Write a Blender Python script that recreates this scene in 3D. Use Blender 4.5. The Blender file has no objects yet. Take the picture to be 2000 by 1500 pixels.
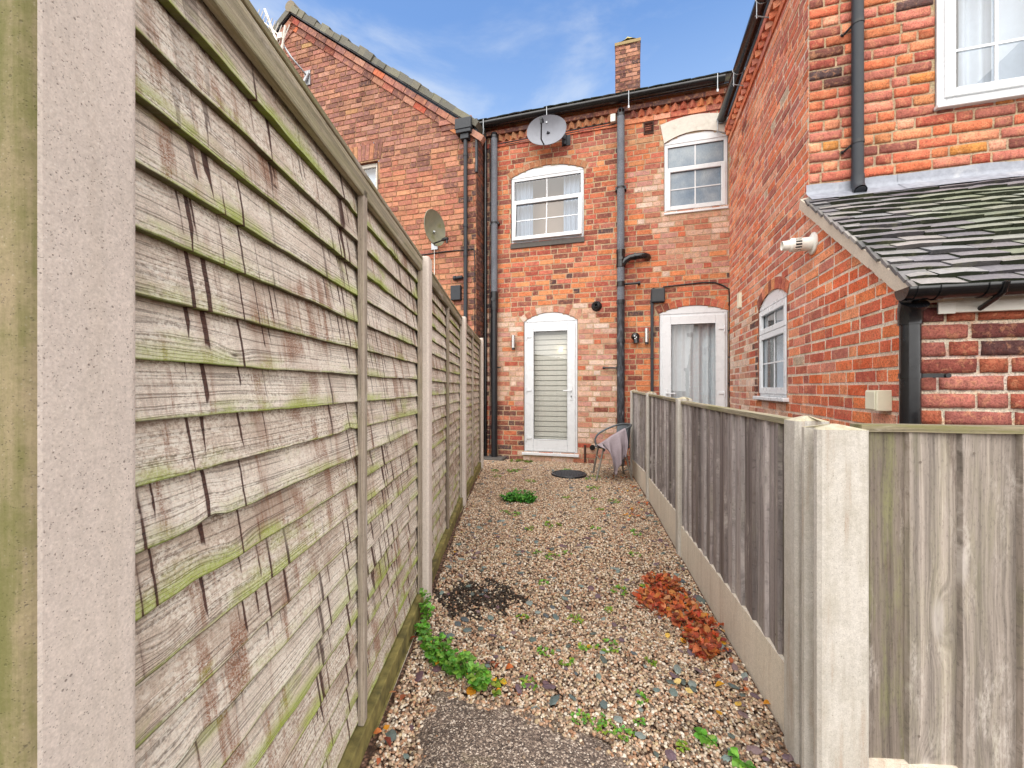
import bpy, bmesh, math, random
import numpy as np
from mathutils import Vector, Matrix, noise as mnoise

R = math.radians
PI = math.pi
scene = bpy.context.scene
col = scene.collection
rng = random.Random(11)

# ---------------------------------------------------------------- frames
# W: world metres, camera at (0, 0, 1.25) looking along +Y.
# H: the terrace's own frame; x along the rear wall, y into the house, z up.
TURN = R(16.2)
HM = Matrix.Translation((0, 7.15, 0)) @ Matrix.Rotation(-TURN, 4, 'Z')
WM = Matrix.Identity(4)
S0 = 3.427                       # where the rear wing's side wall meets the rear wall
UP_D, LEAN_D, GAB_D = -2.87, -4.22, -0.36


def srgb(r, g, b, k=1.0):
    def f(c):
        c = c / 255.0
        return (c / 12.92 if c <= 0.04045 else ((c + 0.055) / 1.055) ** 2.4) * k
    return (f(r), f(g), f(b), 1.0)


class MB:
    """collects polygons with per-face colour, uv and smoothing, then links ONE mesh object"""
    def __init__(s):
        s.v = []; s.f = []; s.c = []; s.uv = []; s.sm = []

    def add(s, vs, fs, c=(1, 1, 1, 1), sm=False, uvs=None):
        o = len(s.v)
        s.v.extend([tuple(p) for p in vs])
        for i, f in enumerate(fs):
            s.f.append(tuple(o + k for k in f))
            s.c.append(c[i] if isinstance(c, list) else c)
            s.sm.append(sm)
            s.uv.append(uvs[i] if uvs else None)

    def quad(s, a, b, c_, d, c=(1, 1, 1, 1), uv=None):
        s.add([a, b, c_, d], [(0, 1, 2, 3)], c, False, [uv] if uv else None)

    def box(s, x0, x1, y0, y1, z0, z1, c=(1, 1, 1, 1)):
        v = [(x0, y0, z0), (x1, y0, z0), (x1, y1, z0), (x0, y1, z0), (x0, y0, z1), (x1, y0, z1), (x1, y1, z1), (x0, y1, z1)]
        s.add(v, [(0, 3, 2, 1), (4, 5, 6, 7), (0, 1, 5, 4), (1, 2, 6, 5), (2, 3, 7, 6), (3, 0, 4, 7)], c)

    def obox(s, M, x0, x1, y0, y1, z0, z1, c=(1, 1, 1, 1)):
        v = [(x0, y0, z0), (x1, y0, z0), (x1, y1, z0), (x0, y1, z0), (x0, y0, z1), (x1, y0, z1), (x1, y1, z1), (x0, y1, z1)]
        s.add([M @ Vector(p) for p in v], [(0, 3, 2, 1), (4, 5, 6, 7), (0, 1, 5, 4), (1, 2, 6, 5), (2, 3, 7, 6), (3, 0, 4, 7)], c)

    def tube(s, pts, r, n=12, c=(1, 1, 1, 1), cap=True, sm=True):
        pts = [Vector(p) for p in pts]
        rs = r if isinstance(r, (list, tuple)) else [r] * len(pts)
        up = None; rings = []
        for i, p in enumerate(pts):
            if i == 0: t = pts[1] - p
            elif i == len(pts) - 1: t = p - pts[i - 1]
            else: t = (pts[i + 1] - p).normalized() + (p - pts[i - 1]).normalized()
            t.normalize()
            if up is None:
                up = Vector((0, 0, 1)) if abs(t.z) < 0.9 else Vector((1, 0, 0))
            a = t.cross(up)
            if a.length < 1e-5: a = t.cross(Vector((0.3, 1, 0.2)))
            a.normalize(); b = t.cross(a).normalized(); up = -b if False else up
            rings.append([p + (a * math.cos(2 * PI * k / n) + b * math.sin(2 * PI * k / n)) * rs[i] for k in range(n)])
        vs = [q for rg in rings for q in rg]
        fs = []
        for i in range(len(pts) - 1):
            for k in range(n):
                fs.append((i * n + k, i * n + (k + 1) % n, (i + 1) * n + (k + 1) % n, (i + 1) * n + k))
        s.add(vs, fs, c, sm)
        if cap:
            o = (len(pts) - 1) * n
            s.add(rings[0], [tuple(range(n))[::-1]], c)
            s.add(rings[-1], [tuple(range(n))], c)

    def prism(s, prof, M, z0, z1, c=(1, 1, 1, 1)):
        """extrude a 2D outline (counter-clockwise) along local z through matrix M"""
        n = len(prof)
        vs = [M @ Vector((x, y, z0)) for x, y in prof] + [M @ Vector((x, y, z1)) for x, y in prof]
        fs = [tuple(range(n))[::-1], tuple(range(n, 2 * n))] + [(k, (k + 1) % n, n + (k + 1) % n, n + k) for k in range(n)]
        s.add(vs, fs, c)

    def sweep(s, prof, M, x0, x1, c=(1, 1, 1, 1), sm=True, close=True):
        """extrude a (y, z) outline along local x"""
        n = len(prof)
        vs = [M @ Vector((x0, y, z)) for y, z in prof] + [M @ Vector((x1, y, z)) for y, z in prof]
        m = n if close else n - 1
        s.add(vs, [(k, (k + 1) % n, n + (k + 1) % n, n + k) for k in range(m)], c, sm)
        if close:
            s.add(vs[:n], [tuple(range(n))[::-1]], c); s.add(vs[n:], [tuple(range(n))], c)

    def lathe(s, prof, M, n=24, c=(1, 1, 1, 1), sm=True):
        vs = []
        for r, z in prof:
            for k in range(n):
                a = 2 * PI * k / n
                vs.append(M @ Vector((r * math.cos(a), r * math.sin(a), z)))
        fs = []
        for i in range(len(prof) - 1):
            for k in range(n):
                fs.append((i * n + k, i * n + (k + 1) % n, (i + 1) * n + (k + 1) % n, (i + 1) * n + k))
        s.add(vs, fs, c, sm)

    def grid(s, fn, nu, nv, c=(1, 1, 1, 1), sm=True, uvf=None):
        vs = [fn(i / nu, j / nv) for i in range(nu + 1) for j in range(nv + 1)]
        fs = []; uvs = []
        for i in range(nu):
            for j in range(nv):
                fs.append((i * (nv + 1) + j, (i + 1) * (nv + 1) + j, (i + 1) * (nv + 1) + j + 1, i * (nv + 1) + j + 1))
                if uvf:
                    uvs.append([uvf(i / nu, j / nv), uvf((i + 1) / nu, j / nv), uvf((i + 1) / nu, (j + 1) / nv), uvf(i / nu, (j + 1) / nv)])
        s.add(vs, fs, c, sm, uvs if uvf else None)

    def mesh(s, name, base=(0, 0, 0)):
        me = bpy.data.meshes.new(name)
        b = Vector(base)
        me.from_pydata([tuple(Vector(p) - b) for p in s.v], [], s.f)
        me.polygons.foreach_set('use_smooth', s.sm)
        at = me.color_attributes.new('Col', 'FLOAT_COLOR', 'CORNER')
        buf = np.empty((len(me.loops), 4), dtype=np.float32)
        k = 0
        hasuv = any(u is not None for u in s.uv)
        uvb = np.zeros((len(me.loops), 2), dtype=np.float32)
        for f, c, u in zip(s.f, s.c, s.uv):
            n = len(f)
            buf[k:k + n] = c
            if u is not None: uvb[k:k + n] = u
            k += n
        at.data.foreach_set('color', buf.ravel())
        if hasuv:
            ul = me.uv_layers.new(name='UVMap'); ul.data.foreach_set('uv', uvb.ravel())
        me.update()
        return me


def link(name, me, m, parent=None, bevel=0.0, seg=2):
    o = bpy.data.objects.new(name, me)
    if m: me.materials.append(m)
    col.objects.link(o)
    if parent: o.parent = parent
    if bevel:
        b = o.modifiers.new('Bevel', 'BEVEL'); b.width = bevel; b.segments = seg; b.limit_method = 'ANGLE'; b.angle_limit = R(40)
        b.harden_normals = False
    return o


def tag(o, label, cat, group=None, kind=None):
    if label: o['label'] = label
    if cat: o['category'] = cat
    if group: o['group'] = group
    if kind: o['kind'] = kind
    return o


class Thing:
    """an Empty at the thing's base that parents its parts"""
    def __init__(s, name, label, cat, base=(0, 0, 0), frame=WM, group=None):
        s.base = Vector(base)
        s.o = bpy.data.objects.new(name, None)
        s.o.empty_display_size = 0.1
        col.objects.link(s.o)
        s.o.matrix_world = frame @ Matrix.Translation(s.base)
        tag(s.o, label, cat, group)

    def part(s, name, mb, m, parent=None, bevel=0.0, label=None, kind=None):
        o = link(name, mb.mesh(name, s.base), m, parent or s.o, bevel)
        if label: o['label'] = label
        if kind: o['kind'] = kind
        return o


def solo(name, mb, m, label, cat, base=(0, 0, 0), frame=WM, group=None, kind=None, bevel=0.0):
    o = link(name, mb.mesh(name, base), m, None, bevel)
    o.matrix_world = frame @ Matrix.Translation(Vector(base))
    return tag(o, label, cat, group, kind)


class Plane:
    """a wall plane: a runs to the viewer's right along it, o is out of the wall, z is up"""
    def __init__(s, org, A, O):
        s.org = Vector((org[0], org[1], 0)); s.A = Vector((A[0], A[1], 0)); s.O = Vector((O[0], O[1], 0))

    def P(s, a, o, z):
        p = s.org + s.A * a + s.O * o
        return (p.x, p.y, z)

    def M(s):
        # local x = along the wall, y = into the wall, z = up
        m = Matrix.Identity(4)
        m.col[0][:3] = s.A; m.col[1][:3] = -s.O; m.col[2][:3] = Vector((0, 0, 1)); m.col[3][:3] = s.org
        return m

    def box(s, mb, a0, a1, o0, o1, z0, z1, c=(1, 1, 1, 1)):
        mb.obox(s.M(), a0, a1, -o1, -o0, z0, z1, c)


FAC = Plane((0, 0), (1, 0), (0, -1))
WING = Plane((S0, 0), (0, -1), (-1, 0))
UPF = Plane((0, UP_D), (1, 0), (0, -1))
LEF = Plane((0, LEAN_D), (1, 0), (0, -1))
GAB = Plane((0, GAB_D), (1, 0), (0, -1))
# ---------------------------------------------------------------- materials
class NT:
    def __init__(s, name):
        s.m = bpy.data.materials.new(name); s.m.use_nodes = True
        s.t = s.m.node_tree; s.t.nodes.clear()
        s.out = s.t.nodes.new('ShaderNodeOutputMaterial')

    def n(s, typ, **kw):
        nd = s.t.nodes.new(typ)
        for k, v in kw.items(): setattr(nd, k, v)
        return nd

    def put(s, sock, v):
        if v is None: return
        if isinstance(v, bpy.types.NodeSocket): s.t.links.new(v, sock)
        else: sock.default_value = v

    def co(s, kind='Object', sc=(1, 1, 1), loc=(0, 0, 0)):
        if kind == 'UV': t = s.n('ShaderNodeUVMap', uv_map='UVMap').outputs[0]
        else: t = s.n('ShaderNodeTexCoord').outputs[kind]
        mp = s.n('ShaderNodeMapping'); s.put(mp.inputs[0], t); mp.inputs['Scale'].default_value = sc; mp.inputs['Location'].default_value = loc
        return mp.outputs[0]

    def noise(s, vec, scale=5, det=3, rough=.55, dist=0.0, outp='Fac'):
        nd = s.n('ShaderNodeTexNoise'); s.put(nd.inputs['Vector'], vec); nd.inputs['Scale'].default_value = scale
        nd.inputs['Detail'].default_value = det; nd.inputs['Roughness'].default_value = rough; nd.inputs['Distortion'].default_value = dist
        return nd.outputs[outp]

    def voro(s, vec, scale=5, outp='Distance', feat='F1'):
        nd = s.n('ShaderNodeTexVoronoi', feature=feat); s.put(nd.inputs['Vector'], vec); nd.inputs['Scale'].default_value = scale
        return nd.outputs[outp]

    def ramp(s, fac, stops, interp='LINEAR'):
        nd = s.n('ShaderNodeValToRGB'); e = nd.color_ramp.elements; nd.color_ramp.interpolation = interp
        while len(e) < len(stops): e.new(0.5)
        for el, (p, c) in zip(e, stops):
            el.position = p; el.color = c if len(c) == 4 else (*c, 1)
        s.put(nd.inputs[0], fac)
        return nd.outputs[0]

    def step(s, fac, a, b, lo=0.0, hi=1.0):
        nd = s.n('ShaderNodeMapRange'); nd.interpolation_type = 'SMOOTHSTEP'
        s.put(nd.inputs[0], fac); nd.inputs[1].default_value = a; nd.inputs[2].default_value = b
        nd.inputs[3].default_value = lo; nd.inputs[4].default_value = hi
        return nd.outputs[0]

    def lin(s, fac, a, b, lo=0.0, hi=1.0):
        nd = s.n('ShaderNodeMapRange')
        s.put(nd.inputs[0], fac); nd.inputs[1].default_value = a; nd.inputs[2].default_value = b
        nd.inputs[3].default_value = lo; nd.inputs[4].default_value = hi
        return nd.outputs[0]

    def mx(s, fac, a, b, mode='MIX'):
        nd = s.n('ShaderNodeMix', data_type='RGBA', blend_type=mode)
        s.put(nd.inputs[0], fac); s.put(nd.inputs[6], a); s.put(nd.inputs[7], b)
        return nd.outputs[2]

    def ma(s, op, a, b=None, c=None, clamp=False):
        nd = s.n('ShaderNodeMath', operation=op, use_clamp=clamp)
        s.put(nd.inputs[0], a); s.put(nd.inputs[1], b); s.put(nd.inputs[2], c)
        return nd.outputs[0]

    def mul(s, colr, fac):
        """colour times a grey factor"""
        g = s.n('ShaderNodeCombineColor')
        for k in range(3): s.put(g.inputs[k], fac)
        return s.mx(1.0, colr, g.outputs[0], 'MULTIPLY')

    def attr(s, name='Col', outp='Color'):
        return s.n('ShaderNodeAttribute', attribute_name=name).outputs[outp]

    def sep(s, vec):
        nd = s.n('ShaderNodeSeparateXYZ'); s.put(nd.inputs[0], vec); return nd.outputs

    def comb(s, x, y, z):
        nd = s.n('ShaderNodeCombineXYZ'); s.put(nd.inputs[0], x); s.put(nd.inputs[1], y); s.put(nd.inputs[2], z); return nd.outputs[0]

    def bump(s, h, st=.3, dist=.01, nrm=None):
        nd = s.n('ShaderNodeBump'); s.put(nd.inputs['Height'], h); nd.inputs['Strength'].default_value = st; nd.inputs['Distance'].default_value = dist
        s.put(nd.inputs['Normal'], nrm)
        return nd.outputs[0]

    def bsdf(s, base, rough=.8, nrm=None, metal=0.0, spec=.4, coat=0.0):
        b = s.n('ShaderNodeBsdfPrincipled')
        s.put(b.inputs['Base Color'], base); s.put(b.inputs['Roughness'], rough); s.put(b.inputs['Metallic'], metal)
        s.put(b.inputs['Specular IOR Level'], spec); s.put(b.inputs['Normal'], nrm); s.put(b.inputs['Coat Weight'], coat)
        s.t.links.new(b.outputs[0], s.out.inputs[0])
        return b


def m_brick(name='brick', soot=.25, bumpst=.5, k=1.0):
    t = NT(name); p = t.co()
    c = t.attr()
    n1 = t.noise(p, 13, 4, .65); n2 = t.noise(p, 110, 3, .75); n3 = t.noise(p, 1.3, 4, .6); n4 = t.noise(p, 34, 5, .8, .4); n5 = t.noise(p, 22, 4, .7, .6)
    c = t.mul(c, t.lin(n1, .25, .75, .76 * k, 1.22 * k))
    c = t.mx(t.step(n5, .50, .64, 0, .72), c, t.mx(.60, c, srgb(214, 156, 116)))   # paler sandy faces
    c = t.mx(t.step(n5, .46, .34, 0, .55), c, t.mx(.5, c, srgb(126, 62, 46)))      # darker burnt faces
    c = t.mul(c, t.step(n2, .34, .56, .56, 1.06))
    c = t.mx(t.step(n4, .57, .68, 0, .62), c, srgb(78, 56, 50))                    # soot in the pits
    c = t.mx(t.step(n4, .37, .25, 0, .55), c, srgb(226, 202, 182))                 # lime bloom
    c = t.mx(t.step(n3, .50, .78, 0, soot), c, srgb(60, 48, 42))
    h = t.ma('ADD', t.ma('MULTIPLY', n2, .6), n4)
    t.bsdf(c, .92, t.bump(h, bumpst, .008), spec=.2)
    return t.m


def m_flat(name, c, rough=.5, var=.12, sc=30, bumpst=.05, metal=0.0, spec=.4, dirt=None, dk=.3):
    t = NT(name); p = t.co()
    n = t.noise(p, sc, 4, .6)
    cc = t.mul(c, t.lin(n, .3, .7, 1 - var, 1 + var))
    if dirt:
        d = t.noise(p, 4.5, 5, .7)
        cc = t.mx(t.step(d, .5, .75, 0, dk), cc, dirt)
    t.bsdf(cc, t.lin(n, .3, .7, max(.05, rough - .08), rough + .1), t.bump(n, bumpst, .004) if bumpst else None, metal, spec)
    return t.m


def m_concrete(name, c, green=0.0, rust=0.0, gcol=(98, 104, 48)):
    t = NT(name); p = t.co()
    n1 = t.noise(p, 3.5, 5, .65); n2 = t.noise(p, 70, 3, .7); n3 = t.noise(p, 260, 3, .7)
    c = t.mul(c, t.lin(n1, .25, .75, .88, 1.08))
    c = t.mul(c, t.lin(n2, .3, .7, .90, 1.07))
    c = t.mul(c, t.lin(n3, .3, .7, .84, 1.12))
    pit = None
    for sc_, th, sel in ((85, .15, .58), (190, .22, .53), (330, .26, .50)):
        vd = t.voro(p, sc_); s2 = t.noise(p, sc_ * .55, 2, .5)
        q = t.ma('MULTIPLY', t.step(vd, th, th * .6), t.step(s2, sel, sel + .05))
        pit = q if pit is None else t.ma('MAXIMUM', pit, q)
    c = t.mx(t.ma('MULTIPLY', pit, .62), c, srgb(92, 82, 78))                 # pin holes and dark aggregate
    lite = t.ma('MULTIPLY', t.step(t.voro(p, 230), .22, .14), t.step(t.noise(p, 120, 2, .5), .52, .58))
    c = t.mx(t.ma('MULTIPLY', lite, .12 if green > .5 else .45), c, srgb(240, 234, 226))
    st = t.noise(t.co('Object', (9, 9, .7)), 3, 5, .65)
    bl = t.noise(p, 14, 5, .7)
    if green:
        g = t.ma('MULTIPLY', t.step(t.ma('ADD', t.ma('MULTIPLY', st, .6), t.ma('MULTIPLY', bl, .4)), .40, .60), green)
        c = t.mx(g, c, srgb(*gcol))
    if rust:
        c = t.mx(t.ma('MULTIPLY', t.step(st, .52, .72), rust), c, srgb(165, 118, 88))
    h = t.ma('SUBTRACT', t.ma('ADD', t.ma('MULTIPLY', n2, .3), t.ma('MULTIPLY', n3, .3)), pit)
    t.bsdf(c, .9, t.bump(h, .4, .003), spec=.25)
    return t.m


def m_lap(name):
    """weathered waney-edge boards: u runs along a board in metres, v up from its lower edge; Col = (tint, id, wet)"""
    t = NT(name)
    uv = t.sep(t.co('UV')); u, v = uv[0], uv[1]
    z = t.sep(t.co('Object'))[2]
    at = t.attr(); sc_ = t.n('ShaderNodeSeparateColor'); t.put(sc_.inputs[0], at)
    tint, bid, tall = sc_.outputs[0], sc_.outputs[1], sc_.outputs[2]
    idn = t.ma('MULTIPLY', bid, 97.0)
    X = lambda a, k: t.ma('MULTIPLY', a, k)
    warp = t.noise(t.comb(X(u, 1.8), X(v, 7.0), idn), 1, 3, .5)
    kn = t.voro(t.comb(X(u, 3.1), X(v, 9.0), idn), 1)
    swirl = X(t.step(kn, .26, .04), 2.5)
    gv = t.ma('ADD', t.ma('ADD', X(v, 240.0), X(warp, 7.0)), swirl)
    grain = t.noise(t.comb(X(u, 1.5), gv, idn), 1, 1.5, .5)
    fine = t.noise(t.comb(X(u, 16.0), X(v, 520.0), idn), 1, 2, .6)
    blot = t.noise(t.comb(X(u, 5.0), X(v, 9.0), idn), 1, 5, .7)
    speck = t.noise(t.comb(X(u, 130.0), X(v, 160.0), idn), 1, 3, .75)
    c = t.mx(tint, srgb(190, 170, 152), srgb(224, 212, 198))
    c = t.mul(c, t.lin(blot, .3, .7, .84, 1.08))
    spk2 = t.noise(t.comb(X(u, 330.0), X(v, 420.0), idn), 1, 2, .7)
    c = t.mul(c, t.step(grain, .37, .45, .58, 1.03))
    c = t.mul(c, t.lin(fine, .3, .7, .84, 1.10))
    c = t.mul(c, t.step(speck, .30, .46, .70, 1.0))
    c = t.mul(c, t.lin(spk2, .32, .68, .76, 1.16))
    c = t.mx(t.step(v, .074, .088, 0, .50), c, srgb(112, 84, 64))  # brown grime below the lip above, also painting in the lap's shadow
    lich = t.ma('MULTIPLY', t.step(blot, .40, .56), t.step(speck, .44, .56))
    c = t.mx(X(lich, .80), c, srgb(228, 222, 210))
    # rusty brown bleeding, carried down from board to board
    br = t.noise(t.comb(X(u, 17.0), X(z, 1.5), X(idn, .02)), 1, 5, .7)
    bz = t.noise(t.comb(X(u, 2.2), X(z, 3.0), 4.0), 1, 3, .6)
    c = t.mx(t.ma('MULTIPLY', t.ma('MULTIPLY', t.step(br, .49, .60), t.lin(spk2, .36, .60, .10, .95)), t.step(bz, .42, .56)), c, srgb(134, 86, 58))
    # green algae: along the lower lip and in soft patches
    al = t.noise(t.comb(X(u, 3.0), X(v, 5.0), t.ma('ADD', idn, 31.0)), 1, 5, .65)
    lip = t.ma('MULTIPLY', t.ma('MAXIMUM', t.step(v, .009, .001), t.ma('MULTIPLY', t.step(v, .040, .006), t.step(al, .46, .60))), t.step(al, .34, .52))
    pat = X(t.step(al, .57, .73), .80)
    wet = t.lin(tall, 0, 1, .30, 1.0)
    ga = t.ma('MULTIPLY', t.ma('MAXIMUM', lip, pat), t.ma('MULTIPLY', wet, t.lin(spk2, .32, .6, .45, 1.0)), None, True)
    c = t.mx(ga, c, srgb(154, 174, 58))
    edge = t.ma('MULTIPLY', t.step(v, .0030, .0006), t.step(al, .18, .36))
    c = t.mx(X(edge, .85), c, t.mx(t.step(al, .46, .60), srgb(70, 60, 46), srgb(104, 118, 44)))
    # dark tannin runs dripping from the board above, some crossing several boards
    wob = t.noise(t.comb(X(u, 40.0), X(v, 55.0), idn), 1, 3, .6)
    d1 = t.noise(t.comb(t.ma('ADD', X(u, 58.0), X(wob, .22)), X(z, .9), X(idn, .004)), 1, 1, .5)
    ln = t.noise(t.comb(X(u, 24.0), 8.1, idn), 1, 1, .5)
    zone = t.noise(t.comb(X(u, 2.6), X(z, 1.6), 1.1), 1, 2, .5)
    top = t.ma('SUBTRACT', .092, v)
    run = t.step(t.ma('SUBTRACT', t.lin(ln, .32, .58, -.02, .125), top), 0.0, .010)
    thick = t.ma('ADD', d1, X(t.ma('SUBTRACT', wob, .5), .05))
    dr = t.ma('MULTIPLY', t.ma('MULTIPLY', t.step(thick, .605, .635), run), t.step(zone, .38, .50))
    c = t.mx(X(dr, .93), c, srgb(50, 34, 36))
    halo = t.ma('MULTIPLY', t.ma('MULTIPLY', t.step(thick, .52, .63), run), t.step(zone, .40, .54))
    c = t.mx(t.ma('MULTIPLY', halo, X(t.step(speck, .36, .56), .32)), c, srgb(112, 68, 50))
    # knots
    c = t.mx(t.step(kn, .042, .018, 0, .85), c, srgb(70, 54, 44))
    h = t.ma('ADD', t.step(grain, .36, .50), X(fine, .5))
    t.bsdf(c, .92, t.bump(h, .6, .003), spec=.2)
    return t.m


def m_timber(name, c0, c1, green=.5, gcol=(128, 132, 70), gs=.5, gf=150.0, dark=.5):
    """sawn timber with the grain along u (metres)"""
    t = NT(name)
    uv = t.sep(t.co('UV')); u, v = uv[0], uv[1]
    at = t.attr(); sc_ = t.n('ShaderNodeSeparateColor'); t.put(sc_.inputs[0], at)
    tint, bid, wet = sc_.outputs[0], sc_.outputs[1], sc_.outputs[2]
    idn = t.ma('MULTIPLY', bid, 91.0)
    X = lambda a, k: t.ma('MULTIPLY', a, k)
    warp = t.noise(t.comb(X(u, 1.3), X(v, 5.0), idn), 1, 3, .5)
    kn = t.voro(t.comb(X(u, 2.4), X(v, 8.0), idn), 1)
    gv = t.ma('ADD', t.ma('ADD', X(v, gf), X(warp, 8.0)), X(t.step(kn, .40, .05), 5.0))
    grain = t.noise(t.comb(X(u, .9), gv, idn), 1, 3, .6)
    broad = t.noise(t.comb(X(u, .5), X(v, 34.0), idn), 1, 2, .5)
    fine = t.noise(t.comb(X(u, 8.0), X(v, 460.0), idn), 1, 3, .7)
    blot = t.noise(t.comb(X(u, 2.6), X(v, 10.0), idn), 1, 6, .72)
    speck = t.noise(t.comb(X(u, 60.0), X(v, 160.0), idn), 1, 3, .75)
    c = t.mx(tint, c0, c1)
    c = t.mul(c, t.lin(broad, .32, .68, .66, 1.26))
    c = t.mul(c, t.lin(grain, .3, .7, .66, 1.20))
    c = t.mul(c, t.lin(fine, .3, .7, .78, 1.18))
    c = t.mul(c, t.step(speck, .30, .48, .74, 1.03))
    c = t.mx(t.ma('MULTIPLY', t.step(blot, .52, .68), t.lin(speck, .35, .65, .1, .65)), c, srgb(206, 198, 190))
    c = t.mx(t.step(blot, .43, .28, 0, dark), c, srgb(92, 76, 68))
    c = t.mx(t.step(kn, .20, .09, 0, .50), c, srgb(196, 188, 184))
    c = t.mx(t.step(kn, .070, .035, 0, .85), c, srgb(74, 60, 54))
    al = t.noise(t.comb(X(u, 1.8), X(v, 13.0), t.ma('ADD', idn, 13.0)), 1, 6, .7)
    g = t.ma('MULTIPLY', t.ma('MULTIPLY', t.step(al, gs, gs + .2), t.lin(speck, .3, .6, .4, 1.0)), X(wet, green))
    c = t.mx(g, c, srgb(*gcol))
    t.bsdf(c, .9, t.bump(t.ma('ADD', grain, X(fine, .6)), .55, .003), spec=.2)
    return t.m


def m_glass(name, tintc=(.9, .95, 1.0), refl=1.0, rough=0.0):
    t = NT(name)
    lw = t.n('ShaderNodeLayerWeight'); lw.inputs[0].default_value = .5
    fac = t.ma('MULTIPLY_ADD', t.ma('POWER', lw.outputs['Facing'], 4.0), .85, .085 * refl, True)
    tr = t.n('ShaderNodeBsdfTransparent'); tr.inputs[0].default_value = (*tintc, 1)
    gl = t.n('ShaderNodeBsdfGlossy'); gl.inputs['Roughness'].default_value = rough; gl.inputs[0].default_value = (1, 1, 1, 1)
    mx = t.n('ShaderNodeMixShader'); t.put(mx.inputs[0], fac); t.t.links.new(tr.outputs[0], mx.inputs[1]); t.t.links.new(gl.outputs[0], mx.inputs[2])
    t.t.links.new(mx.outputs[0], t.out.inputs[0])
    return t.m


def m_leaf(name, rough=.5):
    t = NT(name); p = t.co()
    c = t.mul(t.attr(), t.lin(t.noise(p, 120, 3, .6), .3, .7, .75, 1.2))
    b = t.bsdf(c, rough, None, spec=.35)
    tl = t.n('ShaderNodeBsdfTranslucent'); t.put(tl.inputs[0], c)
    mx = t.n('ShaderNodeMixShader'); mx.inputs[0].default_value = .25
    t.t.links.new(b.outputs[0], mx.inputs[1]); t.t.links.new(tl.outputs[0], mx.inputs[2])
    t.t.links.new(mx.outputs[0], t.out.inputs[0])
    return t.m


def m_pebble(name):
    t = NT(name); p = t.co()
    c = t.attr()
    n = t.noise(p, 160, 3, .7)
    c = t.mul(c, t.lin(n, .3, .7, .80, 1.15))
    t.bsdf(c, .55, t.bump(n, .15, .002), spec=.35)
    return t.m


def m_bed(name):
    t = NT(name); p = t.co()
    nd = t.n('ShaderNodeTexVoronoi'); t.put(nd.inputs['Vector'], p); nd.inputs['Scale'].default_value = 75
    cs = t.n('ShaderNodeSeparateColor'); t.put(cs.inputs[0], nd.outputs['Color'])
    c = t.ramp(cs.outputs[0], [(0, srgb(92, 66, 52)), (.35, srgb(150, 112, 90)), (.7, srgb(120, 92, 76)), (1, srgb(176, 142, 120))])
    c = t.mul(c, t.step(nd.outputs['Distance'], .62, .28, .25, .8))
    t.bsdf(c, .8, t.bump(t.ma('SUBTRACT', 1.0, nd.outputs['Distance']), .9, .008), spec=.3)
    return t.m


def m_soil(name):
    t = NT(name); p = t.co()
    n = t.noise(p, 6, 6, .7); v = t.voro(p, 60)
    c = t.ramp(n, [(.3, srgb(70, 54, 42)), (.7, srgb(128, 104, 84))])
    c = t.mul(c, t.lin(v, .1, .6, 1.1, .6))
    t.bsdf(c, .95, t.bump(n, .5, .02), spec=.2)
    return t.m


def m_slab(name):
    """old wet concrete with exposed aggregate"""
    t = NT(name); p = t.co()
    nd = t.n('ShaderNodeTexVoronoi'); t.put(nd.inputs['Vector'], p); nd.inputs['Scale'].default_value = 190
    cs = t.n('ShaderNodeSeparateColor'); t.put(cs.inputs[0], nd.outputs['Color'])
    n1 = t.noise(p, 5, 5, .7); n2 = t.noise(p, 320, 2, .6)
    c = t.ramp(cs.outputs[0], [(0, srgb(70, 60, 54)), (.45, srgb(112, 98, 88)), (.75, srgb(142, 124, 110)), (.9, srgb(194, 176, 158)), (1, srgb(226, 212, 196))])
    c = t.mul(c, t.lin(n1, .3, .7, .70, 1.2))
    c = t.mul(c, t.lin(n2, .3, .7, .75, 1.2))
    c = t.mx(t.step(n1, .58, .72, 0, .4), c, srgb(104, 100, 60))
    t.bsdf(c, t.lin(n1, .35, .65, .35, .75), t.bump(t.ma('SUBTRACT', n2, nd.outputs['Distance']), .6, .004), spec=.45)
    return t.m


def m_tile(name):
    t = NT(name); p = t.co()
    c = t.attr()
    n1 = t.noise(p, 9, 5, .7); n2 = t.noise(p, 60, 4, .7)
    c = t.mul(c, t.lin(n2, .3, .7, .75, 1.2))
    c = t.mx(t.step(n1, .52, .72, 0, .5), c, srgb(112, 114, 84))
    c = t.mx(t.step(n2, .62, .74, 0, .5), c, srgb(190, 184, 170))
    t.bsdf(c, .6, t.bump(n2, .4, .004), spec=.4)
    return t.m


def m_pipe_grey(name):
    """sun-bleached soil pipe, speckled grey"""
    t = NT(name); p = t.co()
    n1 = t.noise(p, 140, 3, .8); n2 = t.noise(p, 5, 4, .6)
    c = t.ramp(n1, [(.32, srgb(58, 62, 70)), (.5, srgb(104, 108, 116)), (.68, srgb(146, 148, 154))])
    c = t.mul(c, t.lin(n2, .3, .7, .82, 1.12))
    t.bsdf(c, .8, t.bump(n1, .2, .002), spec=.3)
    return t.m


def m_pipe_worn(name):
    """black pipe with chalky worn streaks"""
    t = NT(name); p = t.co('Object', (1, 1, .25))
    n1 = t.noise(p, 26, 5, .75)
    c = t.ramp(n1, [(.44, srgb(30, 32, 36)), (.60, srgb(72, 76, 84)), (.72, srgb(150, 154, 162))])
    t.bsdf(c, .45, t.bump(n1, .15, .003), spec=.45)
    return t.m


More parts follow.
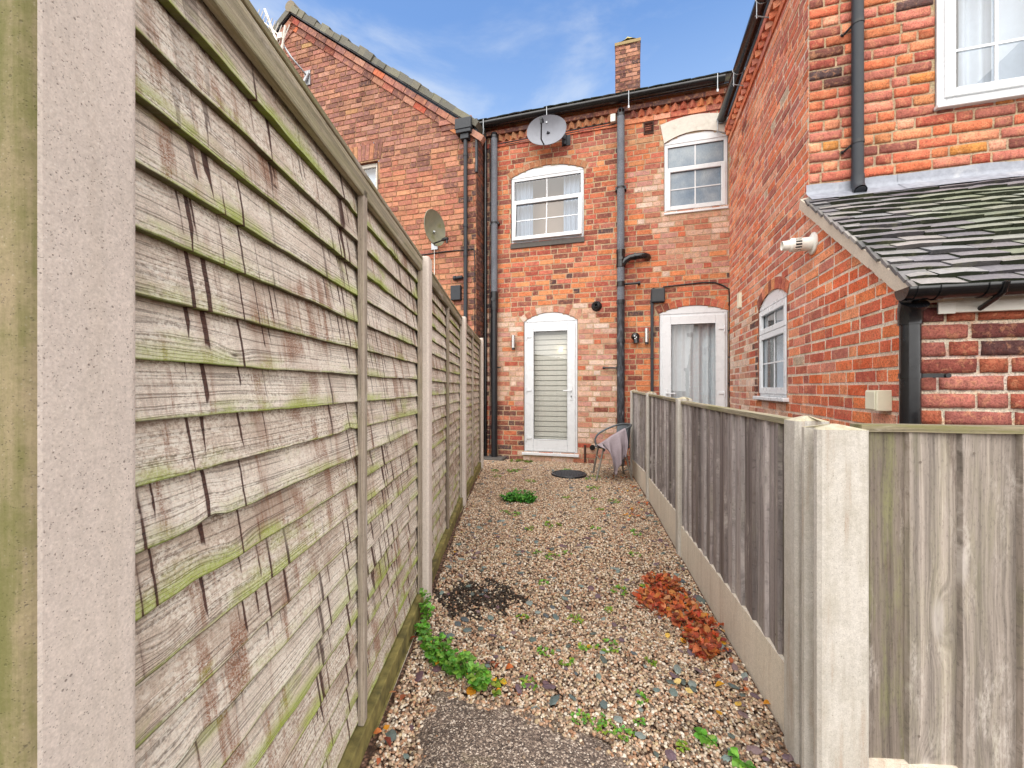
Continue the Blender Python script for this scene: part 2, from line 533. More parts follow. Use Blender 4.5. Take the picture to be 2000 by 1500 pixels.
def m_frost(name):
    t = NT(name); p = t.co('Object', (1, 1, .35))
    n = t.noise(p, 90, 3, .6, .5)
    c = t.mx(t.lin(t.noise(t.co(), 2.2, 3, .6), .35, .65), srgb(98, 118, 138), srgb(150, 162, 170))
    c = t.mul(c, t.lin(n, .3, .7, .82, 1.12))
    t.bsdf(c, .18, t.bump(n, .35, .004), spec=.5)
    return t.m


M = {}
M['brick'] = m_brick('old_red_brick', .18)
M['brick_sooty'] = m_brick('sooty_brick', .35)
M['brick_near'] = m_brick('handmade_brick', .12, .9)
M['upvc'] = m_flat('white_upvc', srgb(216, 219, 222), .28, .02, 8, 0, spec=.5, dirt=srgb(206, 206, 202), dk=.05)
M['white_plastic'] = m_flat('white_plastic', srgb(232, 228, 218), .4, .06, 12, 0, dirt=srgb(170, 160, 140), dk=.25)
M['cream_plastic'] = m_flat('cream_plastic', srgb(224, 220, 196), .4, .05, 12, 0)
M['paint_white'] = m_flat('white_masonry_paint', srgb(212, 207, 196), .8, .08, 22, .25, dirt=srgb(160, 150, 134), dk=.4)
M['black_plastic'] = m_flat('black_plastic', srgb(26, 28, 32), .35, .2, 18, .03, spec=.5, dirt=srgb(70, 70, 72), dk=.25)
M['black_gloss'] = m_flat('black_gloss_plastic', srgb(20, 21, 24), .2, .15, 18, .02, spec=.6)
M['dark_grey'] = m_flat('dark_grey_plastic', srgb(44, 48, 54), .5, .15, 30, .05)
M['grey_pipe'] = m_pipe_grey('bleached_grey_pipe')
M['worn_pipe'] = m_pipe_worn('worn_black_pipe')
M['galv'] = m_flat('galvanised_steel', srgb(168, 172, 176), .4, .15, 60, .05, metal=.7)
M['steel'] = m_flat('brushed_steel', srgb(190, 190, 188), .3, .08, 40, 0, metal=.9)
M['rust'] = m_flat('rusty_iron', srgb(70, 48, 40), .8, .3, 40, .2)
M['glass'] = m_glass('window_glass')
M['glass_door'] = m_glass('door_glass', (.97, .98, .97), 1.0)
M['frost'] = m_frost('obscured_glass')
M['lead'] = m_flat('lead_flashing', srgb(146, 150, 160), .5, .18, 26, .15, metal=.25, dirt=srgb(206, 206, 206), dk=.5)
M['mortar'] = m_concrete('lime_mortar', srgb(206, 192, 174))
M['stone_sill'] = m_flat('dark_stone_sill', srgb(92, 88, 84), .8, .2, 30, .2)
M['tile'] = m_tile('roof_tile')
M['concrete_post'] = m_concrete('post_concrete', srgb(214, 202, 192), .06, .05)
M['concrete_mossy'] = m_concrete('mossy_concrete', srgb(150, 136, 108), .75, 0, (92, 96, 44))
M['concrete_pale'] = m_concrete('pale_concrete', srgb(198, 193, 185), .34, .30, (128, 120, 98))
M['concrete_grey'] = m_concrete('grey_gravel_board', srgb(222, 212, 196), .10, .35)
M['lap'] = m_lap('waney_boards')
M['batten'] = m_timber('silvered_batten', srgb(140, 126, 110), srgb(190, 178, 164), .35)
M['cap'] = m_timber('mossy_capping', srgb(134, 124, 102), srgb(178, 168, 146), .75, (112, 114, 62), .44)
M['feather'] = m_timber('greyed_boards', srgb(116, 105, 102), srgb(170, 162, 160), .30, (128, 132, 70), .5, 150.0, .6)
M['feather_near'] = m_timber('grey_brown_boards', srgb(120, 110, 101), srgb(164, 154, 145), .65, (134, 136, 88), .45, 130.0, .65)  # browner, greener board colour for the panel facing the camera
M['leaf'] = m_leaf('weed_leaf')
M['dead_leaf'] = m_leaf('dead_leaf', .6)
M['pebble'] = m_pebble('pebble')
M['slate_chip'] = m_pebble('slate_chip')
M['bed'] = m_bed('gravel_bed')
M['soil'] = m_soil('bare_soil')
M['slab'] = m_slab('wet_concrete')
M['moss_top'] = m_flat('mossy_board_top', srgb(124, 114, 66), .9, .45, 20, .4, dirt=srgb(50, 50, 36), dk=1.0)
M['iron'] = m_flat('cast_iron_cover', srgb(58, 60, 66), .5, .25, 50, .2, spec=.5)
M['fabric_white'] = m_flat('curtain_fabric', srgb(196, 202, 208), .9, .05, 20, .05)
M['fabric_dim'] = m_flat('shaded_curtain', srgb(150, 160, 172), .9, .05, 20, .05)  # darker copy of the curtain colour, shade painted in against sun white-out
M['lichen_top'] = m_concrete('lichen_concrete', srgb(190, 182, 160), .40, .2, (134, 126, 88))
M['fabric_blind'] = m_flat('blind_fabric', srgb(196, 195, 188), .9, .05, 40, .05)
M['fabric_sheer'] = m_flat('blind_sheer', srgb(150, 151, 144), .9, .05, 40, .05)
M['room'] = m_flat('warm_plaster', srgb(176, 146, 120), .9, .04, 6, 0)
M['room_grey'] = m_flat('grey_plaster', srgb(140, 146, 148), .9, .06, 6, 0)
M['towel'] = m_flat('towel_cotton', srgb(152, 140, 146), .95, .14, 90, .5)
M['weave'] = m_flat('grey_weave', srgb(96, 102, 108), .7, .2, 110, .4)
M['chair_metal'] = m_flat('grey_tube', srgb(92, 98, 102), .4, .15, 40, .03, metal=.3)
M['chair_leg'] = m_flat('dull_tube', srgb(138, 132, 124), .5, .15, 40, .05, metal=.3)
M['dish_grey'] = m_flat('dish_grey', srgb(136, 139, 148), .5, .1, 7, .03, dirt=srgb(110, 112, 116), dk=.3)
M['dish_green'] = m_flat('algae_dish', srgb(132, 132, 112), .7, .2, 9, .1, dirt=srgb(98, 100, 48), dk=.9)
# ---------------------------------------------------------------- brickwork
class Op:
    """a wall opening: straight jambs a0..a1 from z0 to the springing zs, segmental head of the given rise, arch ring thickness"""
    def __init__(s, a0, a1, z0, zs, rise=0.0, ring=0.0):
        s.a0, s.a1, s.z0, s.zs, s.rise, s.ring = a0, a1, z0, zs, rise, ring
        c = a1 - a0
        if rise > 0:
            s.Rr = (c * c / 4 + rise * rise) / (2 * rise); s.zc = zs + rise - s.Rr; s.am = (a0 + a1) / 2
            s.th = math.asin(c / 2 / s.Rr)

    def cut(s, z, ring=0.0):
        if z < s.z0 or z > s.zs + s.rise + ring: return None
        if z <= s.zs or s.rise <= 0: return (s.a0, s.a1)
        q = (s.Rr + ring) ** 2 - (z - s.zc) ** 2
        if q <= 0: return None
        w = math.sqrt(q)
        wmax = (s.a1 - s.a0) / 2 + ring * math.sin(s.th) + .02
        w = min(w, wmax)
        return (s.am - w, s.am + w)

    def arc(s, n=16, off=0.0):
        return [(s.am + (s.Rr + off) * math.sin(t), s.zc + (s.Rr + off) * math.cos(t)) for t in [(-s.th + 2 * s.th * k / n) for k in range(n + 1)]]


def subtract(iv, cuts):
    out = [iv]
    for c in cuts:
        if c is None: continue
        nx = []
        for a, b in out:
            if c[1] <= a or c[0] >= b: nx.append((a, b)); continue
            if c[0] > a: nx.append((a, c[0]))
            if c[1] < b: nx.append((c[1], b))
        out = nx
    return out


def pick(pal, r, var=.10):
    c = pal[int(r.random() * len(pal)) % len(pal)]
    k = 1 + r.uniform(-var, var); h = r.uniform(-.03, .03)
    return (c[0] * k * (1 + h), c[1] * k, c[2] * k * (1 - h), 1)


def one_brick(mb, pl, a0, a1, z0, z1, proud, c, r, fine=False, ins=.0025):
    j = lambda q=.0018: r.uniform(-q, q)
    if not fine:
        bk = [(a0 + j(), z0 + j()), (a1 + j(), z0 + j()), (a1 + j(), z1 + j()), (a0 + j(), z1 + j())]
        pr = proud + r.uniform(-.0015, .003)
        tl = r.uniform(-.0012, .0012)
        fr = [(bk[0][0] + ins, bk[0][1] + ins), (bk[1][0] - ins, bk[1][1] + ins), (bk[2][0] - ins, bk[2][1] - ins), (bk[3][0] + ins, bk[3][1] - ins)]
        vs = [pl.P(a, -.004, z) for a, z in bk] + [pl.P(a, pr + (tl if k < 2 else -tl), z) for k, (a, z) in enumerate(fr)]
        mb.add(vs, [(4, 5, 6, 7), (0, 1, 5, 4), (1, 2, 6, 5), (2, 3, 7, 6), (3, 0, 4, 7)], c)
    else:
        nx = max(2, int((a1 - a0) / .03)); nz = 3
        pr = proud + r.uniform(-.002, .004)
        vs = []; sd = r.uniform(0, 99)
        for i in range(nx + 1):
            for k in range(nz + 1):
                a = a0 + (a1 - a0) * i / nx; z = z0 + (z1 - z0) * k / nz
                edge = i in (0, nx) or k in (0, nz)
                da = dz = 0
                nn = mnoise.noise(Vector((a * 22, z * 22, sd))); n2 = mnoise.noise(Vector((a * 55, z * 55, sd + 7)))
                if edge:
                    if k == 0: dz = .001 + .008 * max(0, nn)
                    if k == nz: dz = -.001 - .008 * max(0, n2)
                    if i == 0: da = .001 + .008 * max(0, n2)
                    if i == nx: da = -.001 - .008 * max(0, nn)
                    o = pr - .003
                    if i in (0, nx) and k in (0, nz): o = pr - .0045
                else:
                    o = pr + .004 * nn + .003 * n2
                vs.append(pl.P(a + da, o, z + dz))
        fs = [(i * (nz + 1) + k, (i + 1) * (nz + 1) + k, (i + 1) * (nz + 1) + k + 1, i * (nz + 1) + k + 1) for i in range(nx) for k in range(nz)]
        rim = [i * (nz + 1) for i in range(nx + 1)] + [nx * (nz + 1) + k for k in range(1, nz + 1)] + [i * (nz + 1) + nz for i in range(nx - 1, -1, -1)] + [k for k in range(nz - 1, 0, -1)]
        o0 = len(vs)
        inv = pl.M().inverted()
        for q in rim:
            p = inv @ Vector(vs[q]); vs.append(pl.P(p.x, -.004, p.z))
        m = len(rim)
        fs += [(rim[k], o0 + k, o0 + (k + 1) % m, rim[(k + 1) % m]) for k in range(m)]
        mb.add(vs, fs, c, True)


def brickwork(mb, pl, a0, a1, z0, z1, colour, mortar, ops=(), clip=None, seed=1, course=.086, L=.248, joint=.013, proud=.0045, fine=False, header=.35):
    r = random.Random(seed)
    k = 0; z = z0
    while z < z1 - .01:
        zt = min(z + course, z1); zm = (z + zt) / 2
        lim = clip(zm) if clip else (a0, a1)
        if lim and lim[1] > lim[0]:
            ivb = subtract(lim, [o.cut(zm, o.ring) for o in ops])
            # mortar bed: split at the level of each arch so its backing stays whole
            for zz0, zz1 in ((z, zm), (zm, zt)):
                zq = (zz0 + zz1) / 2
                lim2 = clip(zq) if clip else (a0, a1)
                if not lim2: continue
                for m0, m1 in subtract(lim2, [o.cut(zq, 0) for o in ops]):
                    mc = tuple(v * (1 + r.uniform(-.06, .06)) for v in mortar[:3]) + (1,)
                    mb.quad(pl.P(m0, 0, zz0), pl.P(m1, 0, zz0), pl.P(m1, 0, zz1), pl.P(m0, 0, zz1), mc)
            flem = r.random() < .62
            x = a0 - (L * .5 if k % 2 else 0) - r.uniform(0, .05)
            i = 0
            while x < a1:
                ln = L if not flem or i % 2 == 0 else L * .47
                if not flem and r.random() < header * .3: ln = L * .47
                ln *= 1 + r.uniform(-.05, .05)
                b0, b1 = x + joint / 2, x + ln - joint / 2
                for c0, c1 in ivb:
                    p0, p1 = max(b0, c0 + .003), min(b1, c1 - .003)
                    if p1 - p0 > .022:
                        cc = colour((p0 + p1) / 2, zm, r)
                        if cc is not None:
                            dz = r.uniform(-.0025, .0025)
                            one_brick(mb, pl, p0, p1, z + joint / 2 + dz, zt - joint / 2 + dz, proud, cc, r, fine)
                x += ln; i += 1
        z += course; k += 1


def voussoirs(mb, pl, op, pal, mortar, seed=3, step=.088, proud=.0055, off=.003, top=True):
    """the ring of bricks on edge over a segmental head"""
    r = random.Random(seed)
    n = max(3, int((op.Rr * 2 * op.th) / step))
    th = op.th + .02
    # mortar backing for the ring
    m = 24
    vs = []
    for k in range(m + 1):
        t = -th + 2 * th * k / m
        for q in (off, op.ring):
            vs.append(pl.P(op.am + (op.Rr + q) * math.sin(t), .002, op.zc + (op.Rr + q) * math.cos(t)))
    mb.add(vs, [(2 * k, 2 * k + 2, 2 * k + 3, 2 * k + 1) for k in range(m)], mortar)
    for k in range(n):
        t0 = -th + 2 * th * k / n; t1 = -th + 2 * th * (k + 1) / n
        g = .005 / op.Rr
        t0 += g; t1 -= g
        c = pick(pal, r)
        ro = op.ring - r.uniform(.002, .010)
        pts = [(t0, off), (t1, off), (t1, ro), (t0, ro)]
        P = lambda t, q, o: pl.P(op.am + (op.Rr + q) * math.sin(t), o, op.zc + (op.Rr + q) * math.cos(t))
        pr = proud + r.uniform(-.001, .003)
        vs = [P(t, q, 0) for t, q in pts] + [P(t, q, pr) for t, q in pts]
        mb.add(vs, [(4, 5, 6, 7), (0, 1, 5, 4), (1, 2, 6, 5), (2, 3, 7, 6), (3, 0, 4, 7)], c)


def reveals(mb, pl, op, depth, c):
    o0, o1 = -depth, .006
    if op.rise > 0: arc = op.arc(14)
    else: arc = [(op.a0, op.zs), (op.a1, op.zs)]
    out = [(op.a0, op.z0)] + arc + [(op.a1, op.z0)]
    for k in range(len(out)):
        a, b = out[k], out[(k + 1) % len(out)]
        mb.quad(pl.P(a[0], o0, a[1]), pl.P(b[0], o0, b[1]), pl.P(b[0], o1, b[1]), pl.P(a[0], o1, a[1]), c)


# palettes (linear, from the brick colours)
def pal(*l, k=.94):
    # a little greyer and browner than the raw swatches: weathered faces
    out = []
    for r_, g_, b_ in l:
        m = (r_ * .3 + g_ * .5 + b_ * .2)
        out.append(srgb(r_ * .92 + m * .08 + 2, g_ * .84 + m * .16 + 7, b_ * .84 + m * .16 + 8, k=k))
    return out
P_RED = pal((192, 96, 62), (178, 78, 56), (166, 72, 56), (204, 112, 62), (132, 66, 52), (186, 92, 70), (136, 72, 60), (198, 110, 78), (160, 82, 62), (192, 98, 60), (170, 92, 74), (208, 126, 74), (206, 112, 66), k=1.10)
P_PALE = pal((214, 166, 138), (222, 184, 160), (206, 150, 120), (198, 132, 106), (226, 192, 172), (204, 140, 124), (218, 172, 148), (192, 112, 84))
P_DARK = pal((112, 66, 58), (96, 58, 56), (132, 74, 60), (86, 62, 62), (146, 78, 56), (104, 72, 68))
P_WING = pal((206, 106, 68), (198, 94, 62), (210, 122, 80), (180, 90, 68), (202, 116, 90), (188, 102, 82), (216, 130, 90), (164, 86, 70), (204, 100, 60), (214, 140, 108), k=1.22)
P_ORANGE = pal((212, 96, 48), (204, 86, 44), (216, 110, 56), (190, 84, 52), (178, 78, 56), (208, 100, 54), (218, 128, 80), (196, 92, 56), k=1.22)
P_LEAN = pal((168, 80, 60), (182, 98, 82), (150, 70, 56), (188, 108, 92), (176, 84, 54), (128, 64, 58), (164, 88, 76))
P_GAB = pal((168, 108, 88), (158, 98, 80), (174, 116, 90), (150, 98, 88), (132, 84, 72), (180, 124, 102), (128, 82, 72), (168, 106, 92), k=1.04)
P_GABLOW = pal((186, 116, 84), (178, 104, 78), (192, 128, 90), (168, 98, 78), (152, 90, 74), (190, 122, 92), k=1.10)
P_TAN = pal((192, 126, 84), (180, 112, 72), (200, 140, 96), (186, 118, 86))
MORT = srgb(190, 168, 138); MORT_W = srgb(222, 206, 186); MORT_D = srgb(104, 82, 70); MORT_G = srgb(168, 136, 106)


def nz(x, z, s=1.0, o=0.0): return mnoise.noise(Vector((x * s + o, z * s, 3.7 + o)))


def col_fac(a, z, r):
    e = nz(a, z, 2.3) * .22
    # pale re-used bricks beside and round the glazed door, and under the bathroom window
    if -.5 < a < 1.78 + e * .3 and z < 2.55 + e and not (a < .2 and z < .95 + e):
        return pick(P_PALE, r, .08) if r.random() < .92 else pick(P_RED, r)
    if a < .22 and z < .95: return pick(P_DARK if r.random() < .6 else P_RED, r)
    if z < .35 and a < 1.2: return pick(P_DARK if r.random() < .5 else P_RED, r)
    if 2.05 + e < a and 3.02 + e * .3 < z < 4.75 + e * .6 and not (a < 2.42 + e and z < 3.85):
        return pick(P_PALE, r, .09) if r.random() < .88 else pick(P_RED, r)
    if a < -.36: return pick(P_DARK if r.random() < .6 else P_GAB, r)
    if 4.9 < z < 5.35 and r.random() < .25: return pick(P_TAN, r)
    if nz(a, z, 1.4, 5) > .28: return pick(P_DARK, r) if r.random() < .22 else pick(P_RED, r)
    return pick(P_RED, r, .14)


# ---------------------------------------------------------------- fittings shared by the houses
def sq(mb, pl, a0, a1, o0, o1, z0, z1): pl.box(mb, a0, a1, o0, o1, z0, z1)


def frame_ring(mb, pl, a0, a1, z0, z1, w, o0, o1, wb=None):
    wb = wb or w
    sq(mb, pl, a0, a0 + w, o0, o1, z0, z1); sq(mb, pl, a1 - w, a1, o0, o1, z0, z1)
    sq(mb, pl, a0 + w + .0005, a1 - w - .0005, o0, o1 - .001, z1 - w, z1); sq(mb, pl, a0 + w + .0005, a1 - w - .0005, o0, o1 - .001, z0, z0 + wb)


def head_panel(mb, pl, op, z0, o0, o1):
    """white board that fills the curved head above a square frame"""
    pts = [(op.a0, z0), (op.a1, z0)] + op.arc(16)[::-1]
    pts = [(a, min(z, z) - .003) for a, z in pts]
    n = len(pts)
    vs = [pl.P(a, o0, z) for a, z in pts] + [pl.P(a, o1, z) for a, z in pts]
    mb.add(vs, [tuple(range(n)), tuple(range(n, 2 * n))] + [(k, (k + 1) % n, n + (k + 1) % n, n + k) for k in range(n)])


def pane(mb, pl, a0, a1, z0, z1, o): mb.quad(pl.P(a0, o, z0), pl.P(a1, o, z0), pl.P(a1, o, z1), pl.P(a0, o, z1))


def swing(mbs, pl, z, o, ang):
    """swing a top-hung sash outwards about the level z"""
    Mx = pl.M(); Mi = Mx.inverted(); Rm = Matrix.Translation((0, -o, z)) @ Matrix.Rotation(ang, 4, 'X') @ Matrix.Translation((0, o, -z))
    for mb in mbs: mb.v = [tuple(Mx @ (Rm @ (Mi @ Vector(p)))) for p in mb.v]


def window(T, pl, op, ztop, ztr, z0, glass='glass', bars=True, sill=None, toph=False, label=None, ajar=0.0):
    """white upvc window: fixed or opening top light over an opening sash with glazing bars"""
    a0, a1 = op.a0 + .004, op.a1 - .004
    am = (a0 + a1) / 2
    f = MB(); frame_ring(f, pl, a0, a1, z0, ztop, .052, -.075, -.012)
    sq(f, pl, a0 + .053, a1 - .053, -.07, -.016, ztr - .03, ztr + .03)
    w = T.part('window', f, M['upvc'], bevel=.004, label=label)
    if op.rise > 0:
        f = MB(); head_panel(f, pl, op, ztop + .002, -.07, -.006); T.part('head_panel', f, M['upvc'], w)
    s = MB(); frame_ring(s, pl, a0 + .028, a1 - .028, z0 + .03, ztr + .012, .062, -.05, .006, .066)
    if toph: frame_ring(s, pl, a0 + .03, a1 - .03, ztr + .016, ztop - .02, .058, -.05, .006)
    if ajar: swing([s], pl, ztr, 0, -ajar)
    T.part('sash', s, M['upvc'], w, bevel=.006)
    lo0, lo1 = z0 + .092, ztr - .048
    up0, up1 = (ztr + .07, ztop - .075) if toph else (ztr + .03, ztop - .052)
    ia, ib = a0 + .088, a1 - .088
    ua, ub = (a0 + .086, a1 - .086) if toph else (a0 + .052, a1 - .052)
    e = MB(); frame_ring(e, pl, ia - .003, ib + .003, lo0 - .003, lo1 + .003, .008, -.029, -.020)
    if ajar: swing([e], pl, ztr, 0, -ajar)
    frame_ring(e, pl, ua - .003, ub + .003, up0 - .003, up1 + .003, .008, -.033, -.024); T.part('glazing_seal', e, M['black_plastic'], w)
    g = MB(); pane(g, pl, ia, ib, lo0, lo1, -.03)
    if ajar: swing([g], pl, ztr, 0, -ajar)
    pane(g, pl, ua, ub, up0, up1, -.034)
    T.part('pane', g, M[glass], w)
    if bars:
        b = MB()
        sq(b, pl, am - .009, am + .009, -.029, -.022, lo0, lo1); sq(b, pl, ia, ib, -.0285, -.0225, (lo0 + lo1) / 2 - .008, (lo0 + lo1) / 2 + .008)
        if ajar: swing([b], pl, ztr, 0, -ajar)
        sq(b, pl, am - .009, am + .009, -.033, -.026, up0, up1)
        T.part('glazing_bar', b, M['upvc'], w)
    if sill == 'upvc':
        q = MB(); sq(q, pl, a0 - .05, a1 + .05, -.06, .055, z0 - .042, z0 - .002)
        T.part('sill', q, M['upvc'], w, bevel=.008)
    if sill == 'stone':
        q = MB(); sq(q, pl, a0 - .01, a1 + .012, -.06, .03, z0 - .088, z0 - .003)
        T.part('sill', q, M['stone_sill'], w, bevel=.006)
    if sill == 'lip':
        q = MB(); sq(q, pl, a0 - .004, a1 + .004, -.06, .024, z0 - .034, z0 - .003)
        T.part('sill', q, M['upvc'], w, bevel=.005)
    return w


def door(T, pl, op, ztop, z0, hinge, label=None):
    """full-height glazed upvc door; hinge = -1 left or +1 right"""
    a0, a1 = op.a0 + .004, op.a1 - .004
    f = MB(); frame_ring(f, pl, a0, a1, z0, ztop, .055, -.075, -.012, .035)
    sq(f, pl, a0 - .03, a1 + .03, -.06, .05, z0 - .045, z0 - .002)
    d = T.part('door', f, M['upvc'], bevel=.005, label=label)
    f = MB(); head_panel(f, pl, op, ztop + .002, -.07, -.004); T.part('head_panel', f, M['upvc'], d)
    s = MB(); frame_ring(s, pl, a0 + .036, a1 - .036, z0 + .025, ztop - .036, .128, -.05, .008, .20)
    frame_ring(s, pl, a0 + .156, a1 - .156, z0 + .215, ztop - .156, .014, -.03, .013, .014)
    T.part('door_leaf', s, M['upvc'], d, bevel=.007)
    e = MB(); frame_ring(e, pl, a0 + .158, a1 - .158, z0 + .217, ztop - .158, .016, -.019, -.008); T.part('glazing_seal', e, M['dark_grey'], d)
    g = MB(); pane(g, pl, a0 + .16, a1 - .16, z0 + .22, ztop - .16, -.02)
    T.part('pane', g, M['glass_door'], d)
    ah = a1 - .10 if hinge < 0 else a0 + .10
    sgn = -1 if hinge < 0 else 1
    h = MB(); zh = z0 + 1.04
    sq(h, pl, ah - .018, ah + .018, .008, .020, zh - .14, zh + .09)
    h.tube([pl.P(ah, .018, zh + .02), pl.P(ah, .052, zh + .02), pl.P(ah + sgn * .02, .056, zh + .02), pl.P(ah + sgn * .13, .054, zh + .018)], .0105, 8)
    T.part('handle', h, M['upvc'], d, bevel=.003)
    k = MB(); k.tube([pl.P(ah, .018, zh - .075), pl.P(ah, .0235, zh - .075)], .011, 10); sq(k, pl, ah - .004, ah + .004, .0225, .0245, zh - .105, zh - .08)
    T.part('keyhole', k, M['black_plastic'], d)
    for zz in (z0 + .24, z0 + 1.06, ztop - .26):
        q = MB(); ax = a0 + .045 if hinge < 0 else a1 - .045
        q.tube([pl.P(ax, .012, zz - .05), pl.P(ax, .012, zz + .05)], .011, 8)
        sq(q, pl, min(ax, ax - hinge * .085), max(ax, ax - hinge * .085), .008, .022, zz - .012, zz + .022)
        T.part('hinge', q, M['upvc'], d, bevel=.003)
    return d


def gutter_prof(r, t=.004, n=12):
    o = [(-r * math.cos(PI * k / n), -r * math.sin(PI * k / n)) for k in range(n + 1)]
    i = [(-(r - t) * math.cos(PI * k / n), -(r - t) * math.sin(PI * k / n)) for k in range(n + 1)][::-1]
    return o + i


def dogtooth(mb, pl, a0, a1, z0, z1, pal_, seed, o=.0, step=.125):
    """a course of bricks set cornerwise, one corner of each showing"""
    r = random.Random(seed)
    a = a0
    while a < a1 - step:
        c = pick(pal_, r); h = step * .40
        am = a + step / 2
        zz = z0 + r.uniform(-.003, .003)
        vs = [pl.P(am - h, o, zz), pl.P(am, o + .062, zz), pl.P(am + h, o, zz), pl.P(am - h, o, z1), pl.P(am, o + .062, z1), pl.P(am + h, o, z1)]
        mb.add(vs, [(0, 1, 4, 3), (1, 2, 5, 4), (0, 2, 1), (3, 4, 5)], c)
        a += step


def brick_band(mb, pl, a0, a1, o1, z0, z1, pal_, seed, L=.25):
    """a projecting course laid brick by brick"""
    r = random.Random(seed); a = a0
    while a < a1 - .01:
        b = min(a1, a + L * (1 + r.uniform(-.04, .04)))
        pl.box(mb, a + .004, b - .004, .0, o1 + r.uniform(-.003, .003), z0 + r.uniform(0, .003), z1 - r.uniform(0, .003), pick(pal_, r))
        a = b
    pl.box(mb, a0, a1, -.002, o1 - .010, z0 + .005, z1 - .005, MORT_G)


def tiles(mb, M0, width, length, gauge, tw, seed, cols, thick=.012, wob=.006, jag=.012):
    """plain tiles or slates; M0: x across, y up the slope, z off the slope; each course laps over the one below"""
    r = random.Random(seed)
    rows = int(length / gauge)
    for k in range(rows):
        x = -(tw * .5 if k % 2 else 0) + r.uniform(-.01, .01)
        while x < width:
            w = tw * (1 + r.uniform(-.08, .08))
            x0, x1 = max(0, x + .0015), min(width, x + w - .0015)
            if x1 - x0 > .02:
                y0 = k * gauge + r.uniform(-jag, jag) * .4; y1 = y0 + gauge * 1.75
                lift = .010 + r.uniform(0, wob); tl = r.uniform(-.003, .003)
                c = cols(x / width, k / rows, r)
                ce = srgb(40, 46, 30) if r.random() < .7 else tuple(v * .35 for v in c[:3]) + (1,)
                bow = r.uniform(0, .006)
                ys = [(y0, lift + thick), (y1, thick * .2)]
                xm = (x0 + x1) / 2
                vs = []
                for (yy, zz) in ys:
                    vs += [(x0, yy, zz + tl), (xm, yy + r.uniform(-.003, .003), zz + bow), (x1, yy, zz - tl)]
                vs += [(x0, y0 + .002, lift + tl - .004), (xm, y0 + .002, lift + bow - .004), (x1, y0 + .002, lift - tl - .004)]
                mb.add([M0 @ Vector(p) for p in vs], [(0, 1, 4, 3), (1, 2, 5, 4), (6, 7, 1, 0), (7, 8, 2, 1), (6, 0, 3), (8, 5, 2)], [c, c, ce, ce, ce, ce])
            x += w
# ================================================================ the middle house (glazed door, curtained window)
MID = 1.845
W1 = Op(-.015, 1.245, 3.745, 4.90, .14, .115)
W2 = Op(2.495, 3.405, 3.99, 5.085, .12, .09)
D1 = Op(.215, 1.14, .135, 2.385, .145, .115)
D2 = Op(2.425, 3.405, .10, 2.42, .10, .125)
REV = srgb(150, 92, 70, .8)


def rooms(T, pl, op, z1, depth, m, side=None):
    r = MB(); a0, a1 = op.a0 - .25, op.a1 + .25; b, t = op.z0 - .3, z1 + .3
    o0, o1 = -.11, -depth
    q = lambda *p: r.quad(*[pl.P(*v) for v in p])
    q((a0, o1, b), (a1, o1, b), (a1, o1, t), (a0, o1, t))
    q((a0, o0, b), (a0, o1, b), (a0, o1, t), (a0, o0, t)); q((a1, o1, b), (a1, o0, b), (a1, o0, t), (a1, o1, t))
    q((a0, o0, b), (a1, o0, b), (a1, o1, b), (a0, o1, b)); q((a0, o1, t), (a1, o1, t), (a1, o0, t), (a0, o0, t))
    T.part('interior_wall', r, m)


H1 = Thing('terraced_house', 'red brick terraced house with a full length glazed back door and black gutter', 'house', (.6, 0, 0), HM)
w = MB()
brickwork(w, FAC, -.62, MID, -.1, 5.86, col_fac, MORT, [W1, D1], seed=21)
voussoirs(w, FAC, W1, P_TAN, MORT, 4)
voussoirs(w, FAC, D1, P_PALE, MORT, 5)
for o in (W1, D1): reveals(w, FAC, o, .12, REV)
dogtooth(w, FAC, -.40, MID - .05, 5.565, 5.668, P_TAN, 6, .006)
brick_band(w, FAC, -.62, MID, .07, 5.672, 5.745, P_DARK, 301); brick_band(w, FAC, -.62, MID, .022, 5.48, 5.562, P_RED, 302)
H1.part('wall', w, M['brick'])
window(H1, FAC, W1, 4.885, 4.475, 3.75, sill='stone', ajar=R(6))
rooms(H1, FAC, W1, 4.95, .5, M['room'])
door(H1, FAC, D1, 2.38, .14, -1)
rooms(H1, FAC, D1, 2.4, .5, M['room_grey'])
# roof, chimney and gutter


def roof_slab(T, a0, a1, y0, z0, y1, z1, pl=None, name='roof', seed=5):
    mb = MB(); L = math.hypot(y1 - y0, z1 - z0); an = math.atan2(z1 - z0, y1 - y0)
    M0 = Matrix.Translation((a0, y0, z0)) @ Matrix.Rotation(an, 4, 'X')
    mb.obox(M0, 0, a1 - a0, 0, L, -.10, -.003, srgb(70, 60, 54))
    tiles(mb, M0, a1 - a0, L, .16, .2, seed, lambda x, k, r: pick(ROOFC, r))
    return T.part(name, mb, M['tile'])


ROOFC = pal((120, 112, 106), (104, 98, 96), (132, 122, 108), (110, 104, 88), (96, 88, 86))
rf = roof_slab(H1, -.62, MID, -.16, 5.90, 4.2, 8.2, seed=8)
GUT = Matrix.Identity(4)


def gutter_run(T, name, x0, x1, y, z, r, parent=None, m='black_gloss'):
    g = MB(); g.sweep(gutter_prof(r), Matrix.Translation((0, y, z)), x0, x1)
    return T.part(name, g, M[m], parent)


def rod(mb, x, y, z0, z1):
    mb.tube([(x, y, z0), (x, y, z1)], .007, 6); mb.box(x - .012, x + .012, y - .006, y + .006, z0 - .02, z0 + .02)


g1 = gutter_run(H1, 'gutter', -.62, MID, -.145, 5.850, .074)
for x in (-.45, .66):
    b = MB(); rod(b, x, -.226, 5.63, 5.88)
    H1.part('gutter_bracket', b, M['galv'], g1)

